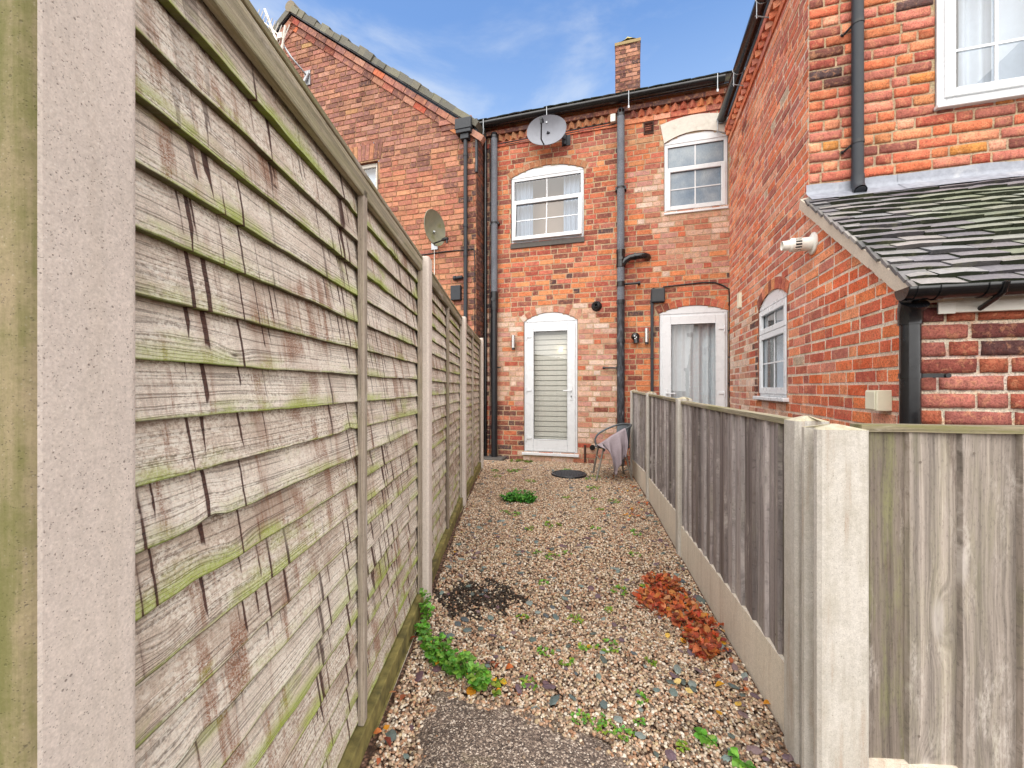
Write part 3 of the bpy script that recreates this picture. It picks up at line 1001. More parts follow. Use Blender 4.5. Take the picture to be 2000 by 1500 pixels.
# the stack stands on the party wall, over the next house
H2 = Thing('rear_wing_house', 'red brick house with white arched lintel window and a long rear wing with tiled lean-to', 'house', (3, 0, 0), HM)
w = MB()
brickwork(w, FAC, MID, S0, -.1, 5.86, col_fac, MORT, [W2, D2], seed=22)
voussoirs(w, FAC, D2, P_RED, MORT, 7)
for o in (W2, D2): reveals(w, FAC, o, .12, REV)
dogtooth(w, FAC, MID + .12, S0, 5.565, 5.668, P_RED, 9, .006)
brick_band(w, FAC, MID, S0, .07, 5.672, 5.745, P_DARK, 303); brick_band(w, FAC, MID, S0, .022, 5.48, 5.562, P_WING, 304)

# the wing's side wall, running towards the garden and down into the lean-to
WD = 4.22
WE = Op(1.472, 2.384, 1.14, 2.15, .125, .125)


def col_wing(a, z, r):
    e = nz(a, z, 2.0) * .2
    if a > 2.95 + e * .6: return pick(P_ORANGE if r.random() < .8 else P_WING, r, .1)
    if z < 2.35 + e and a < 2.45:
        if 1.2 + e * .2 < a and a < 1.47: return pick(P_RED if r.random() < .6 else P_DARK, r)
        if a < 1.25: return pick(P_PALE, r, .07) if r.random() < .85 else pick(P_WING, r)
        if a > 2.37: return pick(P_RED, r)
        return pick(P_PALE if r.random() < .5 else P_RED, r)
    if r.random() < .014: return srgb(190, 170, 148)
    if nz(a, z, 1.1, 9) > .3 and r.random() < .5: return pick(P_RED, r)
    return pick(P_WING, r, .12)


def wing_clip(z):
    if z < 1.74: return (0, WD)
    if z < 2.80: return (0, min(WD, 2.87 + (2.765 - z) / .755))
    return (0, -UP_D)


wv = MB()
brickwork(w, WING, 0, WD, -.1, 5.30, col_wing, MORT_W, [WE], wing_clip, seed=31, joint=.016, proud=.003)
voussoirs(w, WING, WE, P_RED, MORT_W, 12)
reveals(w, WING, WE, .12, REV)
dogtooth(w, WING, .02, 2.87, 5.03, 5.10, P_WING, 13, .006)
brick_band(w, WING, 0, 2.87, .07, 5.105, 5.185, P_WING, 305); brick_band(w, WING, 0, 2.87, .022, 4.945, 5.027, P_WING, 306)
H2.part('wall', w, M['brick'])

# front wall of the wing above the lean-to
wu = MB()
WU = Op(4.275, 5.60, 3.435, 4.75)


def col_up(a, z, r):
    if nz(a, z, 1.6, 2) > .15 and r.random() < .2: return pick(P_DARK, r)
    if r.random() < .05: return pick(pal((222, 140, 60), (212, 124, 56)), r)
    return pick(P_WING if r.random() < .55 else P_RED, r, .14)


brickwork(wu, UPF, S0, 6.0, 2.78, 5.3, col_up, MORT, [WU], seed=41, fine=True, joint=.013, proud=.009)
reveals(wu, UPF, WU, .1, REV)
H2.part('wing_front_wall', wu, M['brick_near'])
# front wall of the lean-to, big weathered bricks close by
wl = MB()


def col_lean(a, z, r):
    c = pick(P_LEAN, r, .14)
    if r.random() < .14: c = pick(P_DARK, r)
    return c


brickwork(wl, LEF, S0, 5.6, -.1, 1.73, col_lean, MORT_W, [], seed=51, fine=True, course=.0885, L=.272, joint=.014, proud=.012)
H2.part('lean_to_wall', wl, M['brick_near'])

# windows and door of this house
window(H2, FAC, W2, 5.07, 4.672, 3.995, glass='frost', sill='lip')
rooms(H2, FAC, W2, 5.1, .5, M['room_grey'])
door(H2, FAC, D2, 2.405, .10, 1)
rooms(H2, FAC, D2, 2.42, .6, M['room_grey'])
window(H2, WING, WE, 2.135, 1.835, 1.155, sill='upvc', toph=True)
rooms(H2, WING, WE, 2.2, 1.2, M['room_grey'])
# big upper window
f = MB(); frame_ring(f, UPF, WU.a0 + .003, WU.a1 - .003, WU.z0 + .003, WU.zs - .003, .06, -.07, .02)
wu_o = H2.part('window', f, M['upvc'], bevel=.005, label='large white window high on the end of the wing')
f = MB(); frame_ring(f, UPF, WU.a0 + .045, 4.98, WU.z0 + .05, WU.zs - .05, .068, -.05, .036)
frame_ring(f, UPF, 4.99, WU.a1 - .045, WU.z0 + .05, WU.zs - .05, .068, -.05, .036)
H2.part('sash', f, M['upvc'], wu_o, bevel=.007)
f = MB(); pane(f, UPF, WU.a0 + .11, WU.a1 - .11, WU.z0 + .11, WU.zs - .11, -.02)
H2.part('pane', f, M['glass'], wu_o)
f = MB()
sq(f, UPF, 4.392, 4.908, -.018, -.010, 3.85, 3.87); sq(f, UPF, 4.645, 4.665, -.0185, -.009, 3.55, 4.63)
H2.part('glazing_bar', f, M['upvc'], wu_o)
f = MB(); sq(f, UPF, WU.a0 - .01, WU.a1 + .02, -.05, .05, WU.z0 - .028, WU.z0)
H2.part('sill', f, M['upvc'], wu_o, bevel=.006)
rooms(H2, UPF, WU, 4.8, .7, M['room_grey'])
# painted lintel arch over the bathroom window
f = MB()
n = 18
arc_i = [(W2.am + W2.Rr * math.sin(t), W2.zc + W2.Rr * math.cos(t)) for t in [(-W2.th * 1.0 + 2 * W2.th * k / n) for k in range(n + 1)]]
out = [(W2.a0 - .055 + (W2.a1 - W2.a0 + .06) * k / n, 5.385 + .075 * (1 - ((k / n - .5) * 2) ** 2)) for k in range(n + 1)]
for k in range(n):
    a, b_, c_, d_ = arc_i[k], arc_i[k + 1], out[k + 1], out[k]
    f.quad(FAC.P(a[0], .017, a[1] + .004), FAC.P(b_[0], .017, b_[1] + .004), FAC.P(c_[0], .017, c_[1]), FAC.P(d_[0], .017, d_[1]))
    f.quad(FAC.P(a[0], -.02, a[1] + .004), FAC.P(b_[0], -.02, b_[1] + .004), FAC.P(b_[0], .017, b_[1] + .004), FAC.P(a[0], .017, a[1] + .004))
    f.quad(FAC.P(d_[0], .017, d_[1]), FAC.P(c_[0], .017, c_[1]), FAC.P(c_[0], -.002, c_[1]), FAC.P(d_[0], -.002, d_[1]))
f.quad(FAC.P(arc_i[0][0], .017, arc_i[0][1]), FAC.P(out[0][0], .017, out[0][1]), FAC.P(out[0][0], -.002, out[0][1]), FAC.P(arc_i[0][0], -.002, arc_i[0][1]))
H2.part('lintel', f, M['paint_white'])

# roofs of the second house and its chimney
rf2 = roof_slab(H2, MID + .005, S0 + 2.4, -.16, 5.90, 4.2, 8.2, seed=18)
cx, cy = 1.925, 2.3
st = MB()
CH = [Plane((cx, cy), (1, 0), (0, -1)), Plane((cx - .255, cy + .5), (0, -1), (-1, 0)), Plane((cx + .255, cy), (0, 1), (1, 0))]
cc = lambda a, z, r: pick(P_DARK if r.random() < .5 else P_GAB, r, .15)
brickwork(st, CH[0], -.255, .255, 6.3, 8.70, cc, MORT_D, seed=61)
brickwork(st, CH[1], 0, .5, 6.3, 8.70, cc, MORT_D, seed=62)
brickwork(st, CH[2], 0, .5, 6.3, 8.70, cc, MORT_D, seed=63)
ch = H2.part('chimney', st, M['brick_sooty'], rf2)
st = MB()
st.grid(lambda u, v: (cx - .27 + .54 * u, cy - .015 + .53 * v, 8.68 + .17 * max(0, 1 - abs(u - .52) * 1.7) * (1 if .05 < v < .95 else .55) + .02 * nz(u * 9, v * 9)), 12, 8, srgb(176, 160, 84))
st.box(cx - .27, cx + .27, cy - .02, cy + .52, 8.65, 8.715, srgb(150, 128, 84))
H2.part('chimney', st, M['dish_green'], rf2, label='mossy mortar cap of the chimney stack') if False else None
cap = link('mortar_cap', st.mesh('mortar_cap', H2.base), M['tile'], rf2)

g2 = gutter_run(H2, 'gutter', MID, S0 - .10, -.145, 5.855, .074)
for x in (1.96, 3.22):
    b = MB(); rod(b, x, -.226, 5.63, 5.88)
    H2.part('gutter_bracket', b, M['galv'], g2)
# the wing's own gutter and roof
Mg = WING.M() @ Matrix.Translation((0, -.115, 5.315))
g = MB(); g.sweep(gutter_prof(.068), Mg, .02, 6.2)
g.prism([(-.068 * math.cos(PI * k / 12), -.068 * math.sin(PI * k / 12)) for k in range(13)], Mg @ Matrix(((0, 0, 1, 0), (1, 0, 0, 0), (0, 1, 0, 0), (0, 0, 0, 1))), .015, .019)
g3 = H2.part('wing_gutter', g, M['black_gloss'])
for a in (.05, 1.05, 2.05):
    b = MB()
    b.tube([WING.P(a, .115 + .071 * math.cos(PI * k / 8), 5.315 - .071 * math.sin(PI * k / 8)) for k in range(9)], .006, 6)
    b.tube([WING.P(a, .172, 5.27), WING.P(a, .172, 5.10)], .006, 6); b.tube([WING.P(a, .19, 5.13), WING.P(a, .02, 5.07)], .006, 6)
    H2.part('gutter_bracket', b, M['galv'], g3)
mb = MB()
M0 = WING.M() @ Matrix.Translation((0, -.13, 5.36)) @ Matrix.Rotation(R(36), 4, 'X')
mb.obox(M0, .0, 2.95, 0, 3.2, -.08, -.003, srgb(70, 60, 54)); tiles(mb, M0, 2.95, 3.2, .16, .2, 77, lambda x, k, r: pick(ROOFC, r))
H2.part('wing_roof', mb, M['tile'])

# lean-to roof: thick plain tiles, mossy at the lower edges
lt = MB()
y0, z0_, y1, z1_ = LEAN_D - .10, 1.735, UP_D + .02, 2.845
L = math.hypot(y1 - y0, z1_ - z0_); an = math.atan2(z1_ - z0_, y1 - y0)
MT = Matrix.Translation((S0 - .045, y0, z0_)) @ Matrix.Rotation(an, 4, 'X')


def col_tile(x, k, r):
    if x < .12 + r.uniform(0, .06) + .10 * (1 - k): return pick(pal((132, 124, 124), (118, 108, 112), (146, 136, 134), (110, 100, 104)), r)
    if k > .85: return pick(pal((120, 108, 112), (104, 92, 98)), r)
    return pick(pal((136, 134, 116), (150, 146, 130), (124, 124, 100), (140, 134, 124), (112, 114, 92)), r)


lt.obox(MT, .02, 2.3, .02, L, -.06, -.002, srgb(60, 52, 46))
tiles(lt, MT, 2.3, L - .02, .102, .21, 91, col_tile, .022, .012, .02)
lr = H2.part('lean_to_roof', lt, M['tile'])
# verge: undercloak of mortar with the ends of the tiles bedded in it
v = MB()
for i in range(22):
    ya, yb = L * i / 22, L * (i + 1) / 22
    j = [nz(i * .7, q, 3) * .008 for q in (1, 2, 3, 4)]
    v.add([MT @ Vector(p) for p in ((-.004, ya, -.078 + j[0]), (-.004, yb, -.078 + j[1]), (-.010, yb, .0), (-.010, ya, .0), (.05, ya, -.078), (.05, yb, -.078), (.05, yb, .012), (.05, ya, .012))],
          [(0, 3, 2, 1), (3, 7, 6, 2), (0, 1, 5, 4)])
v.add([MT @ Vector(p) for p in ((-.006, 0, -.075), (.2, 0, -.06), (.2, 0, .0), (-.01, 0, .0))], [(0, 1, 2, 3)])
H2.part('verge', v, M['mortar'], lr)
v = MB(); rr = random.Random(4)
for k in range(17):
    yy = k * .102 + rr.uniform(-.006, .006)
    v.obox(MT @ Matrix.Translation((0, yy, .006)) @ Matrix.Rotation(rr.uniform(.06, .16), 4, 'X') @ Matrix.Rotation(rr.uniform(-.05, .05), 4, 'Y'), -.018 + rr.uniform(-.006, .006), .10, -.002, .085, -.006, .012, pick(pal((120, 110, 108), (150, 138, 130), (96, 88, 86)), rr))
H2.part('verge_tile', v, M['tile'], lr)
# lead flashing where the lean-to meets the wing
fl = MB()
seg = [(3.405, 4.06), (4.03, 4.70), (4.67, 5.5)]
for i, (s0, s1) in enumerate(seg):
    def ff(u, q, s0=s0, s1=s1, i=i):
        s = s0 + (s1 - s0) * u
        lapl = .004 * (i % 2)
        w_ = .004 * nz(s * 5, q, 2, i)
        if q < .5: return (s, UP_D - .014 - lapl, 2.945 + .012 * nz(s * 2, 1, 2) - .075 * q * 2)
        t = (q - .5) * 2; oo = .016 + .115 * t
        return (s, UP_D - oo + w_ * .5, 2.845 + .050 - (oo + .02) * .80 + w_ * .5 + lapl)
    fl.grid(ff, 14, 6)
H2.part('flashing', fl, M['lead'], lr)
# its gutter, fascia and brackets
g = MB(); g.sweep(gutter_prof(.058), Matrix.Translation((0, LEAN_D - .135, 1.742)), 3.30, 5.5)
g.prism([(-.058 * math.cos(PI * k / 12), -.058 * math.sin(PI * k / 12)) for k in range(13)], Matrix.Translation((0, LEAN_D - .135, 1.742)) @ Matrix(((0, 0, 1, 0), (1, 0, 0, 0), (0, 1, 0, 0), (0, 0, 0, 1))), 3.294, 3.299)
for x in (3.33, 3.42, 3.60): g.sweep(gutter_prof(.063, .005), Matrix.Translation((0, LEAN_D - .135, 1.742)), x, x + .03)
g4 = H2.part('lean_to_gutter', g, M['black_gloss'])
for x in (3.66, 4.5):
    b = MB(); b.tube([(x, LEAN_D - .135 - .062, 1.742), (x, LEAN_D - .18, 1.70), (x, LEAN_D - .135, 1.676), (x, LEAN_D - .09, 1.66), (x, LEAN_D - .035, 1.64)], .012, 8)
    H2.part('gutter_bracket', b, M['black_gloss'], g4)
f = MB(); f.box(3.505, 5.5, LEAN_D - .045, LEAN_D - .013, 1.628, 1.722); f.box(3.49, 3.56, LEAN_D - .052, LEAN_D - .046, 1.622, 1.718)
H2.part('fascia', f, M['white_plastic'], bevel=.003)

# ================================================================ the neighbouring gable-ended house
H3 = Thing('gable_house', 'weathered brick gable end with mossy tiled verge beyond the tall fence', 'house', (-3, GAB_D, 0), HM)
AP, AZ, SL = -4.335, 8.40, .757
GW = Op(-3.35, -2.455, 4.1, 5.40)


def gab_clip(z):
    h = (AZ - z) / SL
    return (max(-8.0, AP - h), min(-.53, AP + h)) if h > 0 else None


def col_gab(a, z, r):
    t = z + nz(a, z, 1.5) * .8
    if a > -.75 and r.random() < .7: return pick(P_DARK, r)
    if t > 6.6 and nz(a, z, .9, 4) > 0 and r.random() < .4: return pick(P_DARK, r)
    if r.random() < .015: return pick(pal((196, 148, 92), (190, 136, 90)), r)
    return pick(P_GABLOW if t < 5.2 else P_GAB, r, .13)


w = MB()
brickwork(w, GAB, -8.0, -.53, .0, 8.36, col_gab, MORT_G, [Op(-3.36, -2.44, 4.1, 5.40, 0, 0), Op(-3.36, -2.36, 5.40, 5.73)], gab_clip, seed=71, course=.092, L=.262, joint=.014, proud=.010)
rr = random.Random(8)
a = -3.36
GAB.box(w, -3.36, -2.36, -.01, .001, 5.40, 5.73, MORT_G)
while a < -2.40:
    wd = .083 + rr.uniform(-.008, .008)
    tlt = (a + 2.9) * .10
    vs = [GAB.P(a + .005 , .0, 5.43), GAB.P(a + wd - .005, .0, 5.43), GAB.P(a + wd - .005 + tlt, .0, 5.72), GAB.P(a + .005 + tlt, .0, 5.72)]
    vs += [GAB.P(a + .007, .012, 5.432), GAB.P(a + wd - .007, .012, 5.432), GAB.P(a + wd - .007 + tlt, .012, 5.718), GAB.P(a + .007 + tlt, .012, 5.718)]
    w.add(vs, [(4, 5, 6, 7), (0, 1, 5, 4), (1, 2, 6, 5), (2, 3, 7, 6), (3, 0, 4, 7)], pick(P_TAN if rr.random() < .5 else P_GAB, rr))
    a += wd
reveals(w, GAB, GW, .16, REV)
# the two raking brick courses under the verge
for side in (1, -1):
    ang = math.atan(SL)
    for row, (dn, pr) in enumerate(((.02, .062), (.128, .03))):
        x = .0
        while x < 4.75:
            ln = .262 + rr.uniform(-.01, .01)
            Mr = GAB.M() @ Matrix.Translation((AP, 0, AZ + .09)) @ Matrix.Rotation(ang if side > 0 else PI - ang, 4, 'Y')
            if side > 0: w.obox(Mr, x + .006, x + ln - .006, -pr, .05, -dn - .098, -dn, pick(P_GAB if rr.random() < .7 else P_RED, rr))
            else: w.obox(Mr, x + .006, x + ln - .006, -pr, .05, dn, dn + .098, pick(P_GAB, rr))
            x += ln
for k, zz in enumerate((5.78, 5.69)): GAB.box(w, -1.2 + k * .04, -.60, .0, .05 - .018 * k, zz, zz + .08, pick(P_GAB, rr))
# return wall towards the middle house
RET = Plane((-.53, GAB_D), (0, 1), (1, 0))
brickwork(w, RET, 0, .4, .0, 5.8, lambda a, z, r: pick(P_DARK, r), MORT_D, seed=75)
H3.part('wall', w, M['brick_sooty'])
# mossy tiled roof whose edge oversails the gable
rt = MB(); rr = random.Random(3)
for side in (1, -1):
    ang = math.atan(SL)
    Mr = GAB.M() @ Matrix.Translation((AP, 0, AZ + .10)) @ Matrix.Rotation(ang if side > 0 else PI - ang, 4, 'Y')
    x = -.02
    while x < 4.75:
        ln = .17 + rr.uniform(-.015, .015); h = .11 + rr.uniform(-.02, .03)
        c = pick(pal((118, 108, 88), (128, 120, 96), (104, 96, 80), (110, 102, 88), k=.75), rr)
        if side > 0: rt.obox(Mr, x, x + ln + .03, -.10 + rr.uniform(-.012, .012), 3.0, .018, .018 + h, c)
        else: rt.obox(Mr, x, x + ln + .03, -.10 + rr.uniform(-.012, .012), 3.0, -.018 - h, -.018, c)
        x += ln
rt.tube([(AP, GAB_D - .11, AZ + .22), (AP, GAB_D + 3, AZ + .22)], .11, 10, srgb(126, 114, 92))
H3.part('roof', rt, M['tile'])
v = MB()
for side in (1, -1):
    ang = math.atan(SL)
    Mr = GAB.M() @ Matrix.Translation((AP, 0, AZ + .10)) @ Matrix.Rotation(ang if side > 0 else PI - ang, 4, 'Y')
    if side > 0: v.obox(Mr, 0, 4.72, -.085, .02, .0, .016)
    else: v.obox(Mr, 0, 4.72, -.085, .02, -.016, .0)
H3.part('verge_strip', v, M['dark_grey'])
f = MB(); frame_ring(f, GAB, GW.a0 + .004, GW.a1 - .004, GW.z0, GW.zs - .004, .07, -.11, -.05)
wo = H3.part('window', f, M['paint_white'], bevel=.006)
f = MB(); pane(f, GAB, GW.a0 + .07, GW.a1 - .07, GW.z0 + .07, GW.zs - .07, -.08)
H3.part('pane', f, M['glass'], wo)
f = MB(); pane(f, GAB, GW.a0 - .1, GW.a1 + .1, GW.z0, GW.zs, -.20)
H3.part('interior_blind', f, M['fabric_white'])
# ================================================================ things fixed to the walls
def clipring(mb, x, y, z, r, h=.03): mb.tube([(x, y, z - h / 2), (x, y, z + h / 2)], r, 14)


# soil pipe between the two houses
X, Y = 1.838, -.095
T = Thing('soil_pipe', 'thick bleached grey soil pipe between the two houses, black lower down with an elbow branch', 'drainpipe', (X, Y, 0), HM)
p = MB(); p.tube([(X, Y, 3.40), (X, Y, 5.60)], .058, 16); p.tube([(X, Y, 2.62), (X, Y, 3.20)], .058, 16)
T.part('grey_length', p, M['grey_pipe'])
p = MB(); p.tube([(X, Y, -.02), (X, Y, 2.62)], .060, 16)
for z in (2.62, 1.99, 1.56): clipring(p, X, Y, z, .068, .06)
T.part('lower_length', p, M['worn_pipe'])
p = MB(); clipring(p, X, Y, 3.30, .068, .26); clipring(p, X, Y, 3.42, .073, .05); clipring(p, X, Y, 3.20, .073, .05)
p.tube([(X + .02, Y - .01, 3.20), (X + .07, Y - .02, 3.27), (X + .14, Y - .02, 3.31), (X + .28, Y - .015, 3.325), (X + .36, Y, 3.325), (X + .405, Y + .04, 3.32), (X + .415, Y + .10, 3.32)], .050, 14)
p.tube([(X + .20, Y - .02, 3.32), (X + .235, Y - .018, 3.322)], .058, 14); p.tube([(X, Y - .06, 3.30), (X, Y - .075, 3.30)], .03, 12)
T.part('branch', p, M['black_gloss'])
p = MB(); p.tube([(X, Y, 2.86), (X, Y, 2.94)], .066, 14); p.tube([(X + .05, Y, 2.90), (X + .26, Y, 2.90)], .018, 10); p.tube([(X + .26, Y, 2.90), (X + .30, Y, 2.90)], .03, 10); p.tube([(X + .28, Y, 2.90), (X + .28, .02, 2.90)], .018, 10)
T.part('waste_inlet', p, M['black_plastic'])
p = MB(); p.tube([(X, Y, 5.58), (X, Y, 5.62)], .062, 14)
for k in range(6): p.tube([(X + .05 * math.cos(k), Y + .05 * math.sin(k), 5.61), (X + .05 * math.cos(k), Y + .05 * math.sin(k), 5.68)], .007, 5)
p.lathe([(.058, 5.675), (.05, 5.70), (.0, 5.715)], Matrix.Translation((X, Y, 0)), 12)
T.part('vent_cowl', p, M['black_plastic'])
p = MB(); clipring(p, X, Y, 4.44, .063, .03); p.box(X - .085, X + .085, Y - .008, Y + .09, 4.415, 4.465)
T.part('clip', p, M['black_plastic'])
p = MB(); p.tube([(X - .05, Y, 1.565), (X - .27, Y, 1.57)], .014, 8); p.tube([(X - .25, Y, 1.57), (X - .285, Y, 1.57)], .02, 8); p.tube([(X - .265, Y, 1.57), (X - .265, .0, 1.57)], .012, 8)
T.part('waste_arm', p, M['black_plastic'])

# pipe at the left end of the rear wall
X, Y = -.297, -.085
T = Thing('soil_pipe', 'drainpipe left of the glazed door, bleached grey above and black from its collar down', 'drainpipe', (X, Y, 0), HM)
p = MB(); p.tube([(X, Y, 2.86), (X, Y, 5.60)], .056, 16); T.part('grey_length', p, M['grey_pipe'])
p = MB(); p.tube([(X, Y, -.0), (X, Y, 2.86)], .056, 16); clipring(p, X, Y, 2.78, .068, .28); clipring(p, X, Y, 2.62, .064, .05)
p.tube([(X, Y - .03, 2.78), (X, Y - .075, 2.78)], .035, 12); T.part('lower_length', p, M['black_plastic'])
p = MB(); clipring(p, X, Y, 4.12, .062, .03); p.box(X - .08, X + .08, Y, .0, 4.10, 4.14); T.part('clip', p, M['black_plastic']); p = MB(); clipring(p, X, Y, 1.6, .062, .03); p.box(X, X + .11, Y + .02, Y + .04, 1.59, 1.61)
T.part('clip', p, M['black_plastic'])
p = MB(); clipring(p, X, Y, 5.62, .061, .05); p.lathe([(.06, 5.66), (.05, 5.69), (0, 5.70)], Matrix.Translation((X, Y, 0)), 12); T.part('vent_cowl', p, M['black_plastic'])
p = MB(); p.box(X - .22, X + .20, Y - .16, .0, -.1, .045); solo('drain_kerb', p, M['stone_sill'], 'dark blue brick drain kerb around the foot of the black pipes', 'kerb', (X, Y, 0), HM, bevel=.01)

# slim black downpipe in the corner
X, Y = -.475, -.05
p = MB(); p.tube([(X, -.13, 5.80), (X, -.12, 5.72), (X, Y, 5.62), (X, Y, 5.4), (X, Y, -.05)], .030, 12)
for z in (4.6, 3.1, 1.6): clipring(p, X, Y, z, .036, .04)
solo('downpipe', p, M['black_gloss'], 'slim glossy black downpipe in the corner beside the gable end', 'drainpipe', (X, Y, 0), HM)
p = MB(); p.tube([(-.405, -.02, 5.55), (-.40, -.014, 4.5), (-.408, -.014, 3.0), (-.40, -.014, 1.2), (-.405, -.014, .05)], .008, 6); p.tube([(-.385, -.02, 5.6), (-.38, -.014, 4.4), (-.386, -.014, 2.0), (-.375, -.014, .9)], .006, 6)
solo('cable', p, M['black_plastic'], 'pair of thin black cables running down the corner behind the drainpipes', 'cable', (-.4, 0, 2), HM)

# downpipe of the gable end with its box hopper
X, Y = -.70, GAB_D - .055
T = Thing('downpipe', 'dark grey downpipe with a square box hopper on the gable end', 'drainpipe', (X, Y, 0), HM)
p = MB(); p.tube([(X, Y, .2), (X, Y, 5.45)], .034, 12)
for z in (5.2, 4.0, 3.5, 2.2): clipring(p, X, Y, z, .040, .05)
T.part('pipe', p, M['dark_grey'])
p = MB(); p.box(X - .16, X + .13, Y - .09, GAB_D - .002, 5.60, 5.78); p.box(X - .15, X + .12, Y - .08, GAB_D - .003, 5.54, 5.60); p.box(X - .08, X + .07, Y - .05, GAB_D - .002, 5.45, 5.54)
p.tube([(-.60, -.10, 5.86), (-.60, GAB_D - .02, 5.72)], .05, 8)
T.part('hopper', p, M['dark_grey'], bevel=.008)
p = MB(); p.box(-.535, -.50, GAB_D - .03, GAB_D + .02, 4.9, 5.80); solo('barge_end', p, M['worn_pipe'], 'peeling dark board end at the top corner of the gable wall', 'trim board', (-.52, GAB_D, 5), HM)

# satellite dish on the middle house


def dish(name, label, base, face, rx, rz, m, lnb, frame=HM, roll=0.0, depth=.085):
    """offset dish: face is the direction the bowl looks, lnb the head's position in dish axes"""
    T = Thing(name, label, 'satellite dish', base, frame)
    f = Vector(face).normalized(); up = Vector((0, 0, 1)); x = up.cross(f).normalized(); y = f.cross(x).normalized()
    if y.z < 0: y = -y
    Mx = Matrix.Identity(4)
    Mx.col[0][:3] = x; Mx.col[1][:3] = y; Mx.col[2][:3] = f; Mx.col[3][:3] = Vector(base)
    Mx = Mx @ Matrix.Rotation(roll, 4, 'Z')
    d = MB()

    def fn(u, v, o=0.0):
        t = 2 * PI * u
        rr_ = v
        # squarish oval outline
        k = 1.0 / (abs(math.cos(t)) ** 2.15 + abs(math.sin(t)) ** 2.15) ** (1 / 2.15)
        return Mx @ Vector((rx * k * rr_ * math.cos(t), rz * k * rr_ * math.sin(t), depth * (rr_ * rr_ - 1) + o))
    d.grid(lambda u, v: fn(u, v), 40, 10); d.grid(lambda u, v: fn(1 - u, v, -.006), 40, 10)
    d.grid(lambda u, v: fn(u, 1.0 + .012 * v, -.012 * v), 40, 2)
    T.part('bowl', d, m)
    b = MB(); L_ = Mx @ Vector(lnb)
    b.tube([Mx @ Vector((0, -rz * .96, -.01)), Mx @ Vector((lnb[0] * .6, -rz * .9, lnb[2] * .55)), L_], [.012, .012, .011], 8)
    b.tube([L_ + f * .04, L_ - f * .03, L_ - f * .075], [.026, .030, .020], 12)
    b.tube([L_ + f * .02, L_ + f * .02 - y * .07], .018, 8)
    T.part('receiver_arm', b, M['black_plastic'])
    return T, Mx, b


T, Mx, _ = dish('satellite_dish', 'oval grey satellite dish with black receiver arm above the curtained window', (.66, -.27, 5.47), (-.12, -1, -.05), .34, .235, M['dish_grey'], (.0, .03, .25), roll=-.20)
b = MB(); b.tube([(.66, -.20, 5.47), (.80, -.12, 5.44), (.93, -.06, 5.40), (.95, .0, 5.40)], .02, 8); b.tube([(.93, -.03, 5.32), (.93, -.03, 5.48)], .028, 8); b.box(.88, 1.02, -.02, .0, 5.31, 5.48)
T.part('bracket', b, M['dark_grey'])
T, Mx, _ = dish('satellite_dish', 'algae green satellite dish seen nearly edge on against the gable end', (-1.12, GAB_D - .34, 3.90), (.975, -.21, .02), .27, .29, M['dish_green'], (.0, -.25, .24), roll=-.15)
b = MB(); b.tube([(-1.16, GAB_D - .30, 3.86), (-1.25, GAB_D - .18, 3.78), (-1.30, GAB_D, 3.74)], .018, 8); b.box(-1.36, -1.24, GAB_D - .02, GAB_D, 3.66, 3.82)
T.part('bracket', b, M['galv'])
p = MB(); p.tube([(-1.30, GAB_D - .016, 3.66), (-1.302, GAB_D - .016, 3.0), (-1.308, GAB_D - .016, 2.4)], .009, 6)
solo('cable', p, M['white_plastic'], 'thin white cable hanging below the green satellite dish', 'cable', (-1.3, GAB_D, 3), HM)
p = MB(); p.tube([(-2.0, GAB_D - .018, 3.50), (-1.7, GAB_D - .018, 3.62), (-1.66, GAB_D - .018, 3.585), (-1.1, GAB_D - .018, 3.605), (-.56, GAB_D - .018, 3.60), (-.545, GAB_D - .02, 3.4), (-.545, GAB_D - .018, 2.2)], .010, 6)
solo('cable', p, M['black_plastic'], 'black cable strung level across the gable end under the green dish', 'cable', (-1.5, GAB_D, 3.6), HM)
p = MB(); p.box(-.965, -.785, GAB_D - .09, GAB_D - .001, 2.74, 2.99); p.tube([(-.875, GAB_D - .088, 2.90), (-.875, GAB_D - .093, 2.90)], .014, 10)
solo('meter_box', p, M['dark_grey'], 'square black box beside the gable end downpipe above the fence', 'junction box', (-.87, GAB_D, 2.86), HM, bevel=.01)
p = MB(); p.tube([(-.90, GAB_D - .05, 3.12), (-.76, GAB_D - .05, 3.13)], .03, 10); p.tube([(-.92, GAB_D - .05, 3.12), (-.88, GAB_D - .05, 3.12)], .042, 10); p.tube([(-.90, GAB_D - .05, 3.12), (-.90, GAB_D + .01, 3.12)], .03, 10)
solo('waste_pipe', p, M['dark_grey'], 'short dark waste pipe joining the gable end downpipe', 'waste pipe', (-.85, GAB_D, 3.12), HM)

# television aerial on the gable
T = Thing('tv_aerial', 'pale television aerial on a bent bracket near the gable peak', 'aerial', (-4.03, GAB_D, 7.2), HM)
D = GAB_D
m = MB(); m.tube([(-3.98, D - .02, 7.22), (-4.0, D - .16, 7.28), (-4.10, D - .30, 7.42), (-4.22, D - .36, 7.62), (-4.27, D - .38, 7.86)], .017, 8); m.box(-4.06, -3.93, D - .03, D, 7.08, 7.36)
m.tube([(-4.03, D - .07, 7.12), (-3.96, D - .04, 7.30)], .03, 8)
T.part('mast', m, M['galv'])
m = MB(); B0, B1 = Vector((-4.20, D - .42, 7.72)), Vector((-4.72, D - .50, 8.18))
m.tube([B0, B1], .013, 8); dr = (B1 - B0).normalized(); cr = Vector((.62, -.12, .78)).normalized()
for k in range(9):
    c_ = B0 + (B1 - B0) * (k / 8.5 + .03); hl = .17 - .004 * k
    m.tube([c_ - cr * hl, c_ + cr * hl], .007, 6)
m.obox(Matrix.Translation(B0 + dr * .04), -.05, .05, -.03, .03, -.05, .05)
